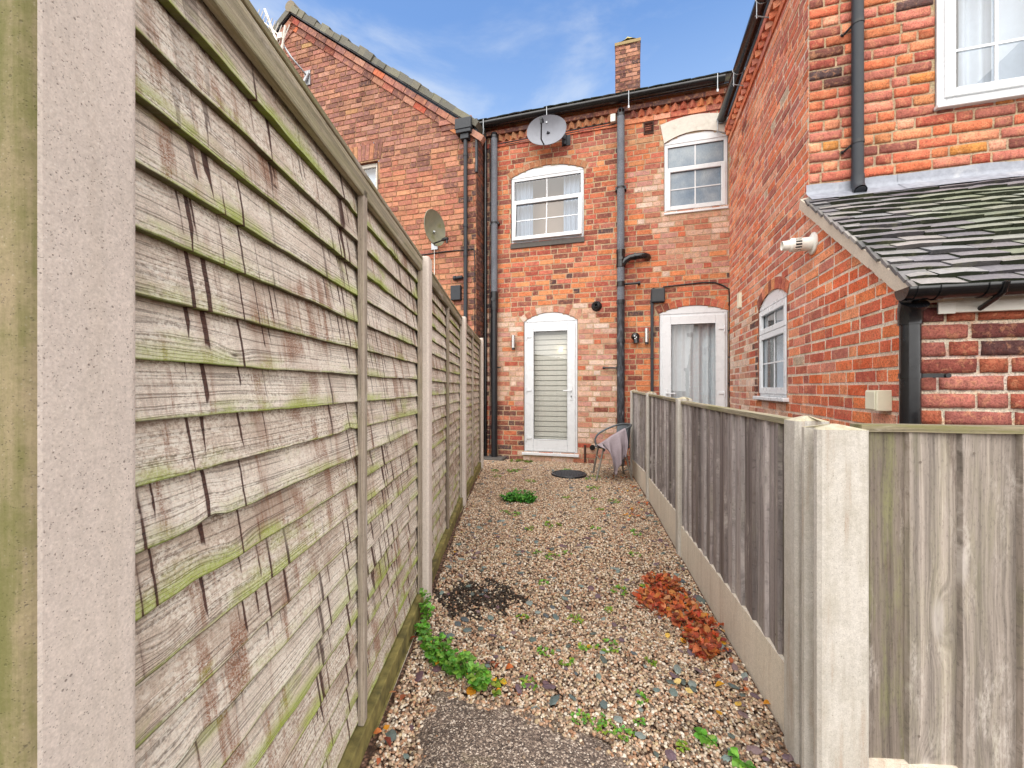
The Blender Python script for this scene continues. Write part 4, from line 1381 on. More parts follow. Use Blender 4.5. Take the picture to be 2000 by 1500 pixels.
m.tube([B0 + cr * .26 - dr * .05, B0 - cr * .26 - dr * .05], .011, 6); m.tube([B0 + cr * .2 + dr * .03, B0 - cr * .3 - dr * .14], .02, 6)
m.tube([(-4.56, D - .46, 8.30), (-4.30, D - .44, 7.66)], .022, 8)
T.part('boom', m, M['white_plastic'])

# wall lights, camera, flues, vents, boxes, cables on the rear wall


def wall_light(s, z, label):
    T = Thing('wall_light', label, 'wall light', (s, 0, z), HM)
    b = MB(); b.tube([(s, -.075, z - .11), (s, -.075, z + .11)], .032, 14); T.part('lamp_body', b, M['steel'])
    b = MB(); b.tube([(s, -.075, z - .145), (s, -.075, z - .11)], .026, 12); b.box(s - .02, s + .02, -.06, .0, z - .09, z - .02); T.part('sensor', b, M['black_plastic'])


wall_light(.045, 2.045, 'small steel cylinder wall light left of the glazed door')
wall_light(2.232, 2.075, 'small steel cylinder wall light beside the black conduit')
s, z = 2.06, 2.06
T = Thing('security_camera', 'small black security camera right of the thick soil pipe', 'security camera', (s, 0, z), HM)
b = MB(); Mc = Matrix.Translation((s, -.085, z)) @ Matrix.Rotation(R(100), 4, 'X') @ Matrix.Rotation(R(12), 4, 'Y')
b.lathe([(0, -.06), (.05, -.055), (.062, -.02), (.062, .03), (.052, .055), (0, .06)], Mc, 16); b.tube([(s, -.03, z), (s, .0, z)], .04, 10); b.tube([(s + .01, -.09, z - .02), (s + .02, -.10, z - .11)], .045, 12)
T.part('housing', b, M['black_gloss'])
b = MB()
for dx, dz in ((-.012, .012), (.016, -.008), (-.004, -.03)): b.tube([(s + dx, -.140, z + dz - .01), (s + dx, -.150, z + dz - .01)], .010, 8)
T.part('lens', b, M['steel'])
s, z = 1.452, 2.588
b = MB(); Mf = Matrix.Translation((s, 0, z)) @ Matrix.Rotation(R(90), 4, 'X')
b.lathe([(.085, 0), (.085, .018), (.07, .03), (.062, .035), (.06, .08), (.056, .085), (.055, .075), (.035, .06), (.034, .12), (.030, .125), (.026, .12), (.024, .06), (0, .055)], Mf, 24)
solo('boiler_flue', b, M['black_plastic'], 'round black boiler flue on the wall right of the glazed door', 'flue', (s, 0, z), HM)
T = Thing('air_brick', 'dark louvred air brick left of the white arched lintel', 'air vent', (2.265, 0, 5.37), HM)
b = MB(); frame_ring(b, FAC, 2.19, 2.34, 5.28, 5.47, .014, 0, .02); b.box(2.2, 2.33, -.004, .0, 5.29, 5.46); T.part('frame', b, M['rust'])
b = MB()
for k in range(5): b.obox(Matrix.Translation((2.265, -.010, 5.31 + k * .033)) @ Matrix.Rotation(R(35), 4, 'X'), -.06, .06, -.012, .012, -.002, .002)
T.part('louvres', b, M['rust'])
T = Thing('junction_box', 'square black junction box above the right hand white door', 'junction box', (2.40, 0, 2.69), HM)
b = MB(); b.box(2.305, 2.505, -.075, -.002, 2.585, 2.805); T.part('housing', b, M['dark_grey'], bevel=.012)
b = MB(); b.box(2.315, 2.495, -.082, -.076, 2.60, 2.79); T.part('cover', b, M['black_plastic'], bevel=.004)
b = MB(); b.box(2.292, 2.338, -.045, -.002, .3, 2.70)
for zz in (.9, 1.7, 2.6): b.box(2.287, 2.343, -.05, -.001, zz, zz + .03)
solo('conduit', b, M['dark_grey'], 'flat black conduit dropping from the junction box down the brick wall', 'conduit', (2.31, 0, 1.5), HM, bevel=.006)
b = MB(); b.tube([(2.30, -.02, 2.68), (2.31, -.03, 2.80), (2.34, -.03, 2.825), (2.37, -.03, 2.80)], .011, 6)
b.tube([(2.47, -.03, 2.80), (2.49, -.02, 2.835), (2.8, -.014, 2.85), (3.05, -.014, 2.862), (3.22, -.014, 2.85), (3.33, -.014, 2.80), (3.415, -.02, 2.735), (3.42, -.02, 2.6), (3.418, -.02, 1.4), (3.418, -.02, .2)], .011, 6)
for zz in (2.5, 2.1, 1.7, 1.3): b.box(3.402, 3.426, -.034, -.004, zz, zz + .02)
solo('cable', b, M['black_plastic'], 'black cable looping over the right hand door and down its far edge', 'cable', (3, 0, 2.8), HM)
b = MB(); b.tube([(-.25, -.02, 5.53), (.3, -.02, 5.54), (1.0, -.02, 5.545), (1.66, -.024, 5.56)], .011, 6); b.tube([(-.1, -.018, 5.50), (.5, -.018, 5.50), (1.2, -.018, 5.51), (1.72, -.02, 5.52), (1.80, -.02, 5.54)], .009, 6)
solo('cable', b, M['black_plastic'], 'twin black cables along the brick course under the gutter', 'cable', (.7, 0, 5.5), HM)
b = MB(); b.box(1.675, 1.755, -.085, -.01, 5.535, 5.66); solo('terminal_box', b, M['white_plastic'], 'small white terminal box under the gutter next to the soil pipe top', 'terminal box', (1.71, 0, 5.6), HM, bevel=.006)
b = MB(); b.tube([(1.265, -.022, .02), (1.265, -.022, .30)], .018, 8); solo('pipe_stub', b, M['rust'], 'thin dark upright pipe on the brickwork right of the glazed door', 'pipe', (1.265, 0, 0), HM)
b = MB(); b.tube([(1.39, .0, .27), (1.39, -.06, .27)], .038, 12); b.tube([(1.39, -.05, .27), (1.39, -.08, .27)], .045, 12); solo('waste_outlet', b, M['black_gloss'], 'round black waste outlet low on the wall behind the chair', 'waste outlet', (1.39, 0, .27), HM)

# on the wing and the lean-to
b = MB(); WING.box(b, .60, .72, .0, .035, 2.33, 2.53); solo('wall_vent', b, M['cream_plastic'], 'narrow grey vent cover on the wing wall left of its arched window', 'air vent', (S0, -.66, 2.43), HM, bevel=.004)
T = Thing('boiler_flue', 'white terminal boiler flue jutting from the orange brick lean-to wall', 'flue', (S0, -2.975, 2.43), HM)
Mf = WING.M() @ Matrix.Translation((2.975, 0, 2.425)) @ Matrix.Rotation(R(90), 4, 'X')
b = MB(); b.lathe([(0.001, .0), (.088, .0), (.090, .012), (.080, .02), (.055, .022), (.052, .10)], Mf, 24); T.part('wall_plate', b, M['white_plastic'])
b = MB(); b.lathe([(.030, .08), (.030, .17)], Mf, 16); b.lathe([(.052, .10), (.001, .101)], Mf, 24); T.part('core', b, M['dark_grey'])
b = MB(); b.lathe([(.056, .145), (.056, .165), (.048, .170), (.040, .175), (.038, .23), (.033, .23), (.032, .17), (.001, .168)], Mf, 24)
for k in range(14):
    t = 2 * PI * k / 14
    b.obox(Mf @ Matrix.Rotation(t, 4, 'Z'), .048, .055, -.004, .004, .098, .150)
T.part('terminal', b, M['white_plastic'])
b = MB(); WING.box(b, 3.90, 4.02, .002, .075, 1.115, 1.235); WING.box(b, 3.91, 4.01, .075, .082, 1.122, 1.228); solo('junction_box', b, M['cream_plastic'], 'cream plastic junction box beside the black lean-to downpipe', 'junction box', (S0, -3.96, 1.17), HM, bevel=.008)
X, Y = 3.365, LEAN_D - .068
T = Thing('downpipe', 'thick glossy black downpipe at the corner of the lean-to', 'drainpipe', (X, Y, 0), HM)
p = MB(); p.tube([(X, Y, -.02), (X, Y, 1.60)], .042, 18); p.tube([(X, Y, 1.57), (X, Y, 1.64), (X, Y - .03, 1.68)], [.048, .050, .060], 18); T.part('pipe', p, M['black_gloss'])
p = MB(); p.tube([(X, Y, 1.296), (X, Y, 1.322)], .046, 18); p.box(X + .03, X + .155, Y - .012, Y + .0, 1.300, 1.320); p.tube([(X + .13, Y - .006, 1.31), (X + .13, LEAN_D + .01, 1.31)], .009, 8); p.tube([(X + .145, Y - .02, 1.31), (X + .145, Y + .012, 1.31)], .012, 8)
T.part('clip', p, M['black_gloss'])
X, Y = 3.746, UP_D - .055
T = Thing('downpipe', 'black downpipe on the end of the wing emptying over the tiled lean-to', 'drainpipe', (X, Y, 3), HM)
p = MB(); p.tube([(X, Y, 2.88), (X, Y, 5.3)], .040, 16); p.tube([(X, Y, 2.96), (X, Y, 2.89), (X, Y - .02, 2.84), (X - .005, Y - .055, 2.81)], .044, 16, cap=False)
p.tube([(X - .004, Y - .050, 2.813), (X - .004, Y - .049, 2.815)], .038, 16, (0.0, 0, 0, 1))
T.part('pipe', p, M['dark_grey'])
for zz in (4.17, 3.21):
    p = MB(); p.tube([(X, Y, zz), (X, Y, zz + .025)], .044, 16); p.tube([(X - .03, Y, zz + .01), (X - .09, UP_D + .01, zz - .035)], .008, 6); p.tube([(X - .085, UP_D - .02, zz - .03), (X - .092, UP_D - .01, zz - .036)], .014, 6)
    T.part('clip', p, M['black_plastic'])


# curtains and blinds behind the glass
def curtain(pl, a0, a1, z0, z1, o, name, label, m='fabric_white', waves=5, amp=.02):
    b = MB(); b.grid(lambda u, v: pl.P(a0 + (a1 - a0) * u, o + amp * math.sin(u * waves * 2 * PI + .6 * math.sin(v * 3)) + amp * .4 * math.sin(u * waves * 5.1), z0 + (z1 - z0) * v), waves * 10, 4)
    return solo(name, b, M[m], label, 'curtain', pl.P((a0 + a1) / 2, o, z0), HM)


curtain(FAC, -.05, .34, 3.6, 4.95, -.17, 'curtain', 'white curtain in the left half of the upstairs window under the dish', 'fabric_dim')
curtain(FAC, .88, 1.3, 3.6, 4.95, -.17, 'curtain', 'white curtain in the right half of the upstairs window under the dish', 'fabric_dim')
curtain(FAC, 2.5, 3.5, .2, 2.5, -.18, 'curtain', 'pale full length curtain behind the right hand glazed door', 'fabric_white', 8, .025)
curtain(WING, 1.62, 2.5, 1.0, 2.3, -.16, 'curtain', 'pale curtain inside the arched window of the wing', 'fabric_white', 4, .025)
curtain(UPF, 4.56, 4.78, 3.3, 4.9, -.24, 'curtain', 'white curtain edge inside the large upper wing window', 'fabric_white', 2, .02)
b = MB(); pane(b, UPF, 4.75, 5.7, 3.3, 4.9, -.2); solo('roller_blind', b, M['fabric_white'], 'plain white blind in the large upper wing window', 'blind', (5.2, UP_D, 4), HM)
T = Thing('window_blind', 'grey striped day and night blind behind the glazed garden door', 'blind', (.68, .12, .3), HM)
b = MB()
zz = .32; k = 0
while zz < 2.16:
    h = .088
    FAC.box(b, .33, 1.03, -.105, -.101, zz, zz + h * .86); zz += h; k += 1
T.part('opaque_stripe', b, M['fabric_blind'])
b = MB(); pane(b, FAC, .33, 1.03, .30, 2.24, -.116); T.part('sheer_stripe', b, M['fabric_sheer'])
b = MB(); FAC.box(b, .33, 1.03, -.112, -.09, .285, .315); T.part('bottom_bar', b, M['moss_top'])
t = NT('warm_lamp'); e = t.n('ShaderNodeEmission'); e.inputs[0].default_value = (1, .78, .42, 1); e.inputs[1].default_value = 14; t.t.links.new(e.outputs[0], t.out.inputs[0])
b = MB(); b.lathe([(0, -.026), (.022, -.012), (.026, 0), (.022, .012), (0, .026)], Matrix.Translation((.845, .07, 1.895)), 12)
solo('ceiling_lamp', b, t.m, 'small glowing warm lamp seen through the glazed garden door', 'lamp', (.845, .11, 1.9), HM)
# ================================================================ the tall waney-lap fence on the left
LP = [(-.455, .390), (-.459, 2.262), (-.478, 4.219), (-.437, 6.200)]          # garden-side near corner of each post


def post_profile(w, d, ch=.009, slot=.05, sd=.025):
    """H-section fence post: w along the fence (y), d across it (x from -d to 0), slots in both ends"""
    a, b = -d / 2 - slot / 2, -d / 2 + slot / 2
    return [(-d + ch, 0), (a, 0), (a + .004, sd), (b - .004, sd), (b, 0), (-ch, 0), (0, ch), (0, w - ch), (-ch, w),
            (b, w), (b - .004, w - sd), (a + .004, w - sd), (a, w), (-d + ch, w), (-d, w - ch), (-d, ch)]


def fence_post(name, label, x, y, ang, w, d, z0, z1, m, group, pyramid=0.0, flip=1):
    mb = MB()
    Mx = Matrix.Rotation(ang, 4, 'Z')
    pr = post_profile(w, d)
    if flip < 0: pr = [(-p[0], p[1]) for p in pr][::-1]
    mb.prism(pr, Mx, z0, z1)
    if pyramid:
        n = len(pr)
        base = [Mx @ Vector((p[0], p[1], z1)) for p in pr]
        cx_ = flip * -d / 2
        tip = [Mx @ Vector((cx_ + (p[0] - cx_) * .12, w / 2 + (p[1] - w / 2) * .12, z1 + pyramid)) for p in pr]
        mb.add(base + tip, [(k, (k + 1) % n, n + (k + 1) % n, n + k) for k in range(n)] + [tuple(range(n, 2 * n))])
    o = link(name, mb.mesh(name), m, None, .004, 2)
    o.location = (x, y, 0)
    if pyramid:
        o.data.materials.append(M['lichen_top'])
        for p in o.data.polygons:
            if p.center.z > z1 - .001: p.material_index = 1
    return tag(o, label, 'fence post', group)


names = ['big concrete post filling the near left edge with a green end face', 'concrete post at the far end of the nearest tall fence panel', 'concrete post between the middle and the farthest tall fence panel', 'last concrete post of the tall fence beside the black drainpipes']
tops = [2.0, 1.978, 1.983, 2.003]
for i, (x, y) in enumerate(LP):
    o = fence_post('concrete_post', names[i], x, y - (.006 if i == 0 else 0), 0, .120 if i == 0 else .102, .125, -.3, tops[i], M['concrete_post'], 'posts of the tall left fence')
    if i == 0:
        o.data.materials.append(M['concrete_mossy'])
        for p in o.data.polygons:
            if p.normal.y < -.5: p.material_index = 1


def lap_panel(i, A, B, z0, label, seed, nseg):
    """overlapping boards in a batten frame; local x runs from the near post to the far post, y away from the garden"""
    r = random.Random(seed)
    d = Vector((B[0] - A[0], B[1] - A[1], 0)); L = d.length; ang = math.atan2(d.y, d.x)
    T = Thing('fence_panel', label, 'fence panel', (A[0], A[1], z0), Matrix.Identity(4), 'panels of the tall left fence')
    T.o.rotation_euler = (0, 0, 0)
    Mx = Matrix.Translation((A[0], A[1], z0)) @ Matrix.Rotation(ang, 4, 'Z')
    # towards the garden is local -y
    H = 1.83; nb = 20; ex = (H - .05) / nb
    b = MB()
    for k in range(nb):
        zb = .012 + k * ex; hb = ex + .022
        tint = min(1, max(0, .5 + r.uniform(-.45, .45))); bid = r.random(); wet = min(1, max(.25, (.55 - abs(k / nb - .5) * .2) + r.uniform(-.2, .2) + (.45 if k > 15 or k < 5 else 0)))
        c = (tint, bid, wet, 1)
        s1, s2 = r.uniform(0, 50), r.uniform(0, 50)
        notch = [(r.uniform(.1, L), r.uniform(.003, .010), r.uniform(.015, .05)) for _ in range(r.choice((0, 1, 1, 2)))]
        tilt = r.uniform(-.006, .006)

        def low(x):
            q = .0035 * mnoise.noise(Vector((x * 2.3, s1, 0))) + .0022 * mnoise.noise(Vector((x * 9, s2, 0))) + .0012 * mnoise.noise(Vector((x * 30, s2, 4)))
            for nx_, dp, wd in notch: q += dp * math.exp(-((x - nx_) / wd) ** 2)
            return q + tilt * (x / L - .5)

        def bow(x): return .004 * mnoise.noise(Vector((x * 1.6, s2, 9))) + .0018 * mnoise.noise(Vector((x * 7, s1, 2)))
        rows = [(0.0, -.0205), (.25, -.0165), (.6, -.010), (1.0, -.001)]

        def P(x, j):
            t, oy = rows[j]
            z = zb + low(x) * (1 - t) + hb * t
            return Mx @ Vector((x, oy - bow(x) - .0025 * mnoise.noise(Vector((x * 12, t * 3, s1))) * (1 - t), z))
        vs = []
        for q in range(nseg + 1):
            x = L * q / nseg
            vs += [P(x, j) for j in range(4)]
            vs.append(P(x, 0)); vs.append(Mx @ Vector((x, -.005 - bow(x), zb + low(x) + .0005)))
        fs = []; uvs = []
        for q in range(nseg):
            x0, x1 = L * q / nseg, L * (q + 1) / nseg
            for j in range(3):
                fs.append((q * 6 + j, (q + 1) * 6 + j, (q + 1) * 6 + j + 1, q * 6 + j + 1))
                v0, v1 = hb * rows[j][0], hb * rows[j + 1][0]
                uvs.append([(x0, v0), (x1, v0), (x1, v1), (x0, v1)])
            fs.append((q * 6 + 5, (q + 1) * 6 + 5, (q + 1) * 6 + 4, q * 6 + 4)); uvs.append([(x0, 0), (x1, 0), (x1, .001), (x0, .001)])
        b.add(vs, fs, c, True, uvs)
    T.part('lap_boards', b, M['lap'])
    # backing so no daylight shows through the laps
    q = MB(); q.obox(Mx, 0, L, .006, .012, .0, H - .02, (.3, .3, .3, 1)); T.part('back_boards', q, M['batten'])

    def stick(x0, x1, y0, y1, za, zb_, vert=True):
        s_ = MB(); c = (r.random(), r.random(), .3 + .5 * r.random(), 1)
        v = [(x0, y0, za), (x1, y0, za), (x1, y1, za), (x0, y1, za), (x0, y0, zb_), (x1, y0, zb_), (x1, y1, zb_), (x0, y1, zb_)]
        fs = [(0, 3, 2, 1), (4, 5, 6, 7), (0, 1, 5, 4), (1, 2, 6, 5), (2, 3, 7, 6), (3, 0, 4, 7)]
        uv = []
        for f in fs:
            row = []
            for k in f:
                p = v[k]
                row.append((p[2], p[0] + p[1] * 1.3) if vert else (p[0], p[2] + p[1] * 1.3))
            uv.append(row)
        s_.add([Mx @ Vector(p) for p in v], fs, c, False, uv)
        return s_
    for x in (.004, L / 2 - .016, L - .040):
        T.part('batten', stick(x, x + .036, -.040, -.0185, -.002, H - .036), M['batten'], bevel=.003)
    T.part('top_rail', stick(0, L, -.040, -.019, H - .062, H + .004, False), M['cap'], bevel=.004)
    T.part('capping', stick(-.0, L, -.043, .030, H + .005, H + .023, False), M['cap'], bevel=.004)
    return T


labels = ['nearest tall panel of weathered overlapping boards streaked with dark runs and green algae', 'middle tall panel of overlapping boards between two concrete posts', 'farthest tall panel of overlapping boards ending by the drainpipes']
blabels = ['mossy concrete gravel board under the nearest tall fence panel', 'mossy concrete gravel board under the middle tall fence panel', 'mossy concrete gravel board under the farthest tall fence panel']
for i in range(3):
    a, b_ = LP[i], LP[i + 1]
    A = (a[0] - .077, a[1] + (.092 if i == 0 else .084)); B = (b_[0] - .077, b_[1] + .018)
    lap_panel(i, A, B, .122, labels[i], 100 + i, (130, 70, 44)[i])
    mb = MB(); d = Vector((B[0] - A[0], B[1] - A[1], 0)); an = math.atan2(d.y, d.x); Mx = Matrix.Rotation(an, 4, 'Z')
    mb.obox(Mx, 0, d.length, -.058, .02, -.12, .036); mb.obox(Mx, 0, d.length, -.048, .018, .0365, .118)
    o = link('gravel_board', mb.mesh('gravel_board'), M['concrete_grey'], None, .004); o.location = (A[0], A[1], 0)
    o.data.materials.append(M['moss_top'])
    for p in o.data.polygons:
        if p.center.z > .03: p.material_index = 1
    tag(o, blabels[i], 'gravel board', 'gravel boards of the tall left fence')

# ================================================================ the low closeboard fence on the right
RP = [(.958, 1.449, 1.138), (1.250, 3.135, 1.165), (1.520, 4.66, 1.190), (1.735, 6.02, 1.205)]   # garden-side far corner x, y, height
RANG = math.atan2(1.250 - .958, 3.135 - 1.449)
rl = ['mossy topped concrete corner post where the low fence turns', 'concrete post at the far end of the longest low fence panel', 'concrete post between the two short low fence panels', 'last concrete post of the low fence beside the house wall']
for i, (x, y, z1) in enumerate(RP):
    ax, ay = x - .09 * math.sin(RANG), y - .09 * math.cos(RANG)
    fence_post('concrete_post', rl[i], ax, ay, -RANG, .09, .105, -.3, z1, M['concrete_pale'], 'posts of the low right fence', .016, -1)


def board_panel(A, B, bot, top, label, seed, side, bw, mat, near=False, name='fence_panel', zfix=None):
    """feather-edge boards upright under a capping rail; x from A to B, boards face local -y*side"""
    r = random.Random(seed)
    d = Vector((B[0] - A[0], B[1] - A[1], 0)); L = d.length; ang = math.atan2(d.y, d.x)
    T = Thing(name, label, 'fence panel', (A[0], A[1], .2), Matrix.Identity(4), 'panels of the low right fence')
    Mx = Matrix.Translation((A[0], A[1], 0)) @ Matrix.Rotation(ang, 4, 'Z')
    b = MB(); x = -.01; k = 0
    while x < L - .015:
        w_ = bw * (1 + r.uniform(-.08, .08)); x1 = min(L, x + w_ + .012)
        zb = bot[0] + (bot[1] - bot[0]) * (x / L) + r.uniform(-.006, .006); zt = top[0] + (top[1] - top[0]) * (x / L)
        c = (min(1, max(0, .5 + r.uniform(-.5, .5))), r.random(), r.uniform(.2, 1), 1)
        n = 14; vs = []; fs = []; uvs = []
        sd = r.uniform(0, 90)
        for q in range(n + 1):
            t = q / n; z = zb + (zt - zb) * t
            cup = .0025 * mnoise.noise(Vector((t * 2, sd, 1)))
            for (xx, oy) in ((x + .001, -.004), (x + .004, -.024), (x + w_ * .5, -.0145 + cup), (x1, -.0075)):
                vs.append(Mx @ Vector((min(L, xx) + .0015 * mnoise.noise(Vector((t * 4, sd, xx))), side * (oy + .002 * mnoise.noise(Vector((z * 3, sd, 5)))), z)))
        for q in range(n):
            for j in range(3):
                f = (q * 4 + j, q * 4 + j + 1, (q + 1) * 4 + j + 1, (q + 1) * 4 + j)
                xs = (x, x + .004, x + w_ * .5, x1)
                z0_, z1_ = zb + (zt - zb) * q / n, zb + (zt - zb) * (q + 1) / n
                fs.append(f if side > 0 else f[::-1]); u = [(z0_, xs[j]), (z0_, xs[j + 1]), (z1_, xs[j + 1]), (z1_, xs[j])]
                uvs.append(u if side > 0 else u[::-1])
        fs.append((0, 3, 2, 1)); uvs.append([(0, 0)] * 4)
        if True:                                     # nail heads and their holes
            for hz in (.93, .50, .07):
                zc = zb + (zt - zb) * hz + r.uniform(-.02, .02); xc = x + w_ * r.uniform(.18, .3)
                if xc < L - .02: b.add([Mx @ Vector((xc + .0035 * math.cos(q), side * -.0205, zc + .0045 * math.sin(q))) for q in (0, 1, 2, 3, 4, 5)], [(0, 1, 2, 3, 4, 5)], (0, 0, 0, 0), False, [[(0, 0)] * 6])
        b.add(vs, fs, c, False, uvs)
        x += w_; k += 1
    T.part('boards', b, M[mat])
    q = MB(); q.obox(Mx, 0, L, .0 if side > 0 else -.012, .012 if side > 0 else 0, min(bot) + .01, min(top) - .005, (.2, .2, .2, 1)); T.part('back_rail', q, M['batten'])
    s_ = MB(); c = (r.random(), r.random(), .9, 1)
    n = 30; y0, y1 = (-.028, .026) if side > 0 else (-.026, .028)
    for q in range(n):
        xa, xb = L * q / n, L * (q + 1) / n
        za, zb_ = top[0] + (top[1] - top[0]) * q / n, top[0] + (top[1] - top[0]) * (q + 1) / n
        w0, w1 = .002 * mnoise.noise(Vector((xa * 5, seed, 0))), .002 * mnoise.noise(Vector((xb * 5, seed, 0)))
        v = [(xa, y0, za + w0), (xb, y0, zb_ + w1), (xb, y1, zb_ + w1), (xa, y1, za + w0), (xa, y0, za + .020 + w0), (xb, y0, zb_ + .020 + w1), (xb, y1, zb_ + .020 + w1), (xa, y1, za + .020 + w0)]
        fs = [(0, 3, 2, 1), (4, 5, 6, 7), (0, 1, 5, 4), (2, 3, 7, 6)] + ([(3, 0, 4, 7)] if q == 0 else []) + ([(1, 2, 6, 5)] if q == n - 1 else [])
        s_.add([Mx @ Vector(p) for p in v], fs, c, False, [[(v[k][0], v[k][2] + v[k][1] * 1.3) for k in f] for f in fs])
    T.part('capping', s_, M['cap'])
    return T


def gravel_board(A, B, tops, side, label, group, m, th=.05, seed=1):
    mb = MB(); d = Vector((B[0] - A[0], B[1] - A[1], 0)); an = math.atan2(d.y, d.x); Mx = Matrix.Rotation(an, 4, 'Z'); L = d.length
    n = 24
    for q in range(n):
        xa, xb = L * q / n, L * (q + 1) / n
        za, zb_ = [tops[0] + (tops[1] - tops[0]) * k / n + .0015 * mnoise.noise(Vector((k * .8, seed, 0))) for k in (q, q + 1)]
        y0, y1 = (-th / 2, th / 2)
        v = [(xa, y0, -.12), (xb, y0, -.12), (xb, y1, -.12), (xa, y1, -.12), (xa, y0, za), (xb, y0, zb_), (xb, y1, zb_), (xa, y1, za)]
        mb.add([Mx @ Vector(p) for p in v], [(4, 5, 6, 7), (0, 1, 5, 4), (2, 3, 7, 6)] + ([(3, 0, 4, 7)] if q == 0 else []) + ([(1, 2, 6, 5)] if q == n - 1 else []))
    o = link('gravel_board', mb.mesh('gravel_board'), m); o.location = (A[0], A[1], 0)
    return tag(o, label, 'gravel board', group)


ux, uy = math.sin(RANG), math.cos(RANG)          # along the fence
nx_, ny_ = math.cos(RANG), -math.sin(RANG)       # away from the garden
spec = [(.248, .215, 1.118, 1.130, 'long low panel of upright greyed boards nearest the corner post', 'pale concrete gravel board under the longest low fence panel'),
        (.270, .235, 1.135, 1.158, 'short low panel of upright greyed boards between two concrete posts', 'pale concrete gravel board under the middle low fence panel'),
        (.255, .20, 1.160, 1.180, 'short low panel of upright greyed boards behind the chair', 'pale concrete gravel board behind the chair under the low fence')]
for i in range(3):
    a, b_ = RP[i], RP[i + 1]
    A = Vector((a[0] + nx_ * .047 - ux * .02, a[1] + ny_ * .047 - uy * .02)); B = Vector((b_[0] + nx_ * .047 - ux * .07, b_[1] + ny_ * .047 - uy * .07))
    z0, z1, t0, t1, lb, gb = spec[i]
    # seen from the garden (its left side) the panel's near end is at A
    board_panel((A.x, A.y), (B.x, B.y), (z0, z1), (t0, t1), lb, 40 + i, -1, .118, 'feather')
    gravel_board((A.x, A.y), (B.x, B.y), (z0 + .006, z1 + .006), -1, gb, 'gravel boards of the low right fence', M['concrete_grey'], .05, 5 + i)
CLOUD = (6.9, 7.3, 7.8, 1); OVERCAST_FILL = (18.5, 18.1, 17.7, 1); SKY_GAIN = (1.9, 2.18, 2.42); SKY_K = .13; SUN_K = 2.5
# the fence that turns off to the right, facing the camera
FA = R(-9)
fx, fy = math.cos(FA), math.sin(FA)
fence_post('concrete_post', 'wide pale concrete post facing the camera at the fence corner', .887, 1.185, FA - PI / 2, .135, .10, -.3, 1.128, M['concrete_pale'], None, .014, 1)
A = (.887 + fx * .125 - fy * .05, 1.185 + fy * .125 + fx * .05)
B = (A[0] + fx * 1.83, A[1] + fy * 1.83)
board_panel(A, B, (.168, .150), (1.122, 1.124), 'low panel of broad grey-brown boards facing the camera at the right', 71, 1, .134, 'feather_near', True)
gravel_board(A, B, (.172, .166), 1, 'concrete gravel board under the panel facing the camera', None, M['concrete_grey'], .05, 9)

# ================================================================ ground
def fence_l(y):
    for (x0, y0), (x1, y1) in zip(LP[:-1], LP[1:]):
        if y <= y1: return x0 + (x1 - x0) * (y - y0) / (y1 - y0) - .010
    return -.45 - (y - 6.2) * .18
def fence_r(y):
    if y < 1.30: return .93
    x, y0, _ = RP[0]
    return x + (y - y0) * (1.735 - .958) / (6.02 - 1.449) + .028
def wall_y(x): return 7.15 - x * math.tan(TURN) - .012


gm = MB()
gm.add([(-150, -150, -.06), (150, -150, -.06), (150, 150, -.06), (-150, 150, -.06)], [(0, 1, 2, 3)])
o = link('ground', gm.mesh('ground'), M['soil']); o['kind'] = 'structure'
bd = MB()


def gz(x, y):
    z = .012 * mnoise.noise(Vector((x * 1.3, y * 1.3, 2))) + .004 * mnoise.noise(Vector((x * 6, y * 6, 5)))
    b = max(0.0, 1 - max(0.0, x - fence_l(y)) / .13)          # gravel banked up along the tall fence
    return z - .004 + .050 * b * b * (3 - 2 * b)


ny = 120; nx = 30
ys = [.3 + 7.4 * i / ny for i in range(ny + 1)]
vs = []
for y in ys:
    l, r_ = min(fence_l(y), -.42) - .03, fence_r(y) + .05
    for k in range(nx + 1):
        x = l + (r_ - l) * k / nx
        vs.append((x, min(y, wall_y(x) + .05), gz(x, min(y, wall_y(x))) - .008))
bd.add(vs, [(i * (nx + 1) + k, i * (nx + 1) + k + 1, (i + 1) * (nx + 1) + k + 1, (i + 1) * (nx + 1) + k) for i in range(ny) for k in range(nx)], (1, 1, 1, 1), True)
o = link('path', bd.mesh('path'), M['bed']); o['kind'] = 'structure'

SLAB = [(-.345, .4), (-.335, 1.20), (-.330, 1.40), (-.335, 1.60), (-.325, 1.70), (-.26, 1.695), (-.18, 1.665), (-.06, 1.63), (.06, 1.60), (.15, 1.555), (.24, 1.50), (.33, 1.455), (.41, 1.41), (.47, 1.34), (.55, 1.25), (.60, .4)]


def in_slab(x, y):
    c = False; n = len(SLAB)
    for i in range(n):
        x0, y0 = SLAB[i]; x1, y1 = SLAB[(i + 1) % n]
        if (y0 > y) != (y1 > y) and x < (x1 - x0) * (y - y0) / (y1 - y0) + x0: c = not c
    return c


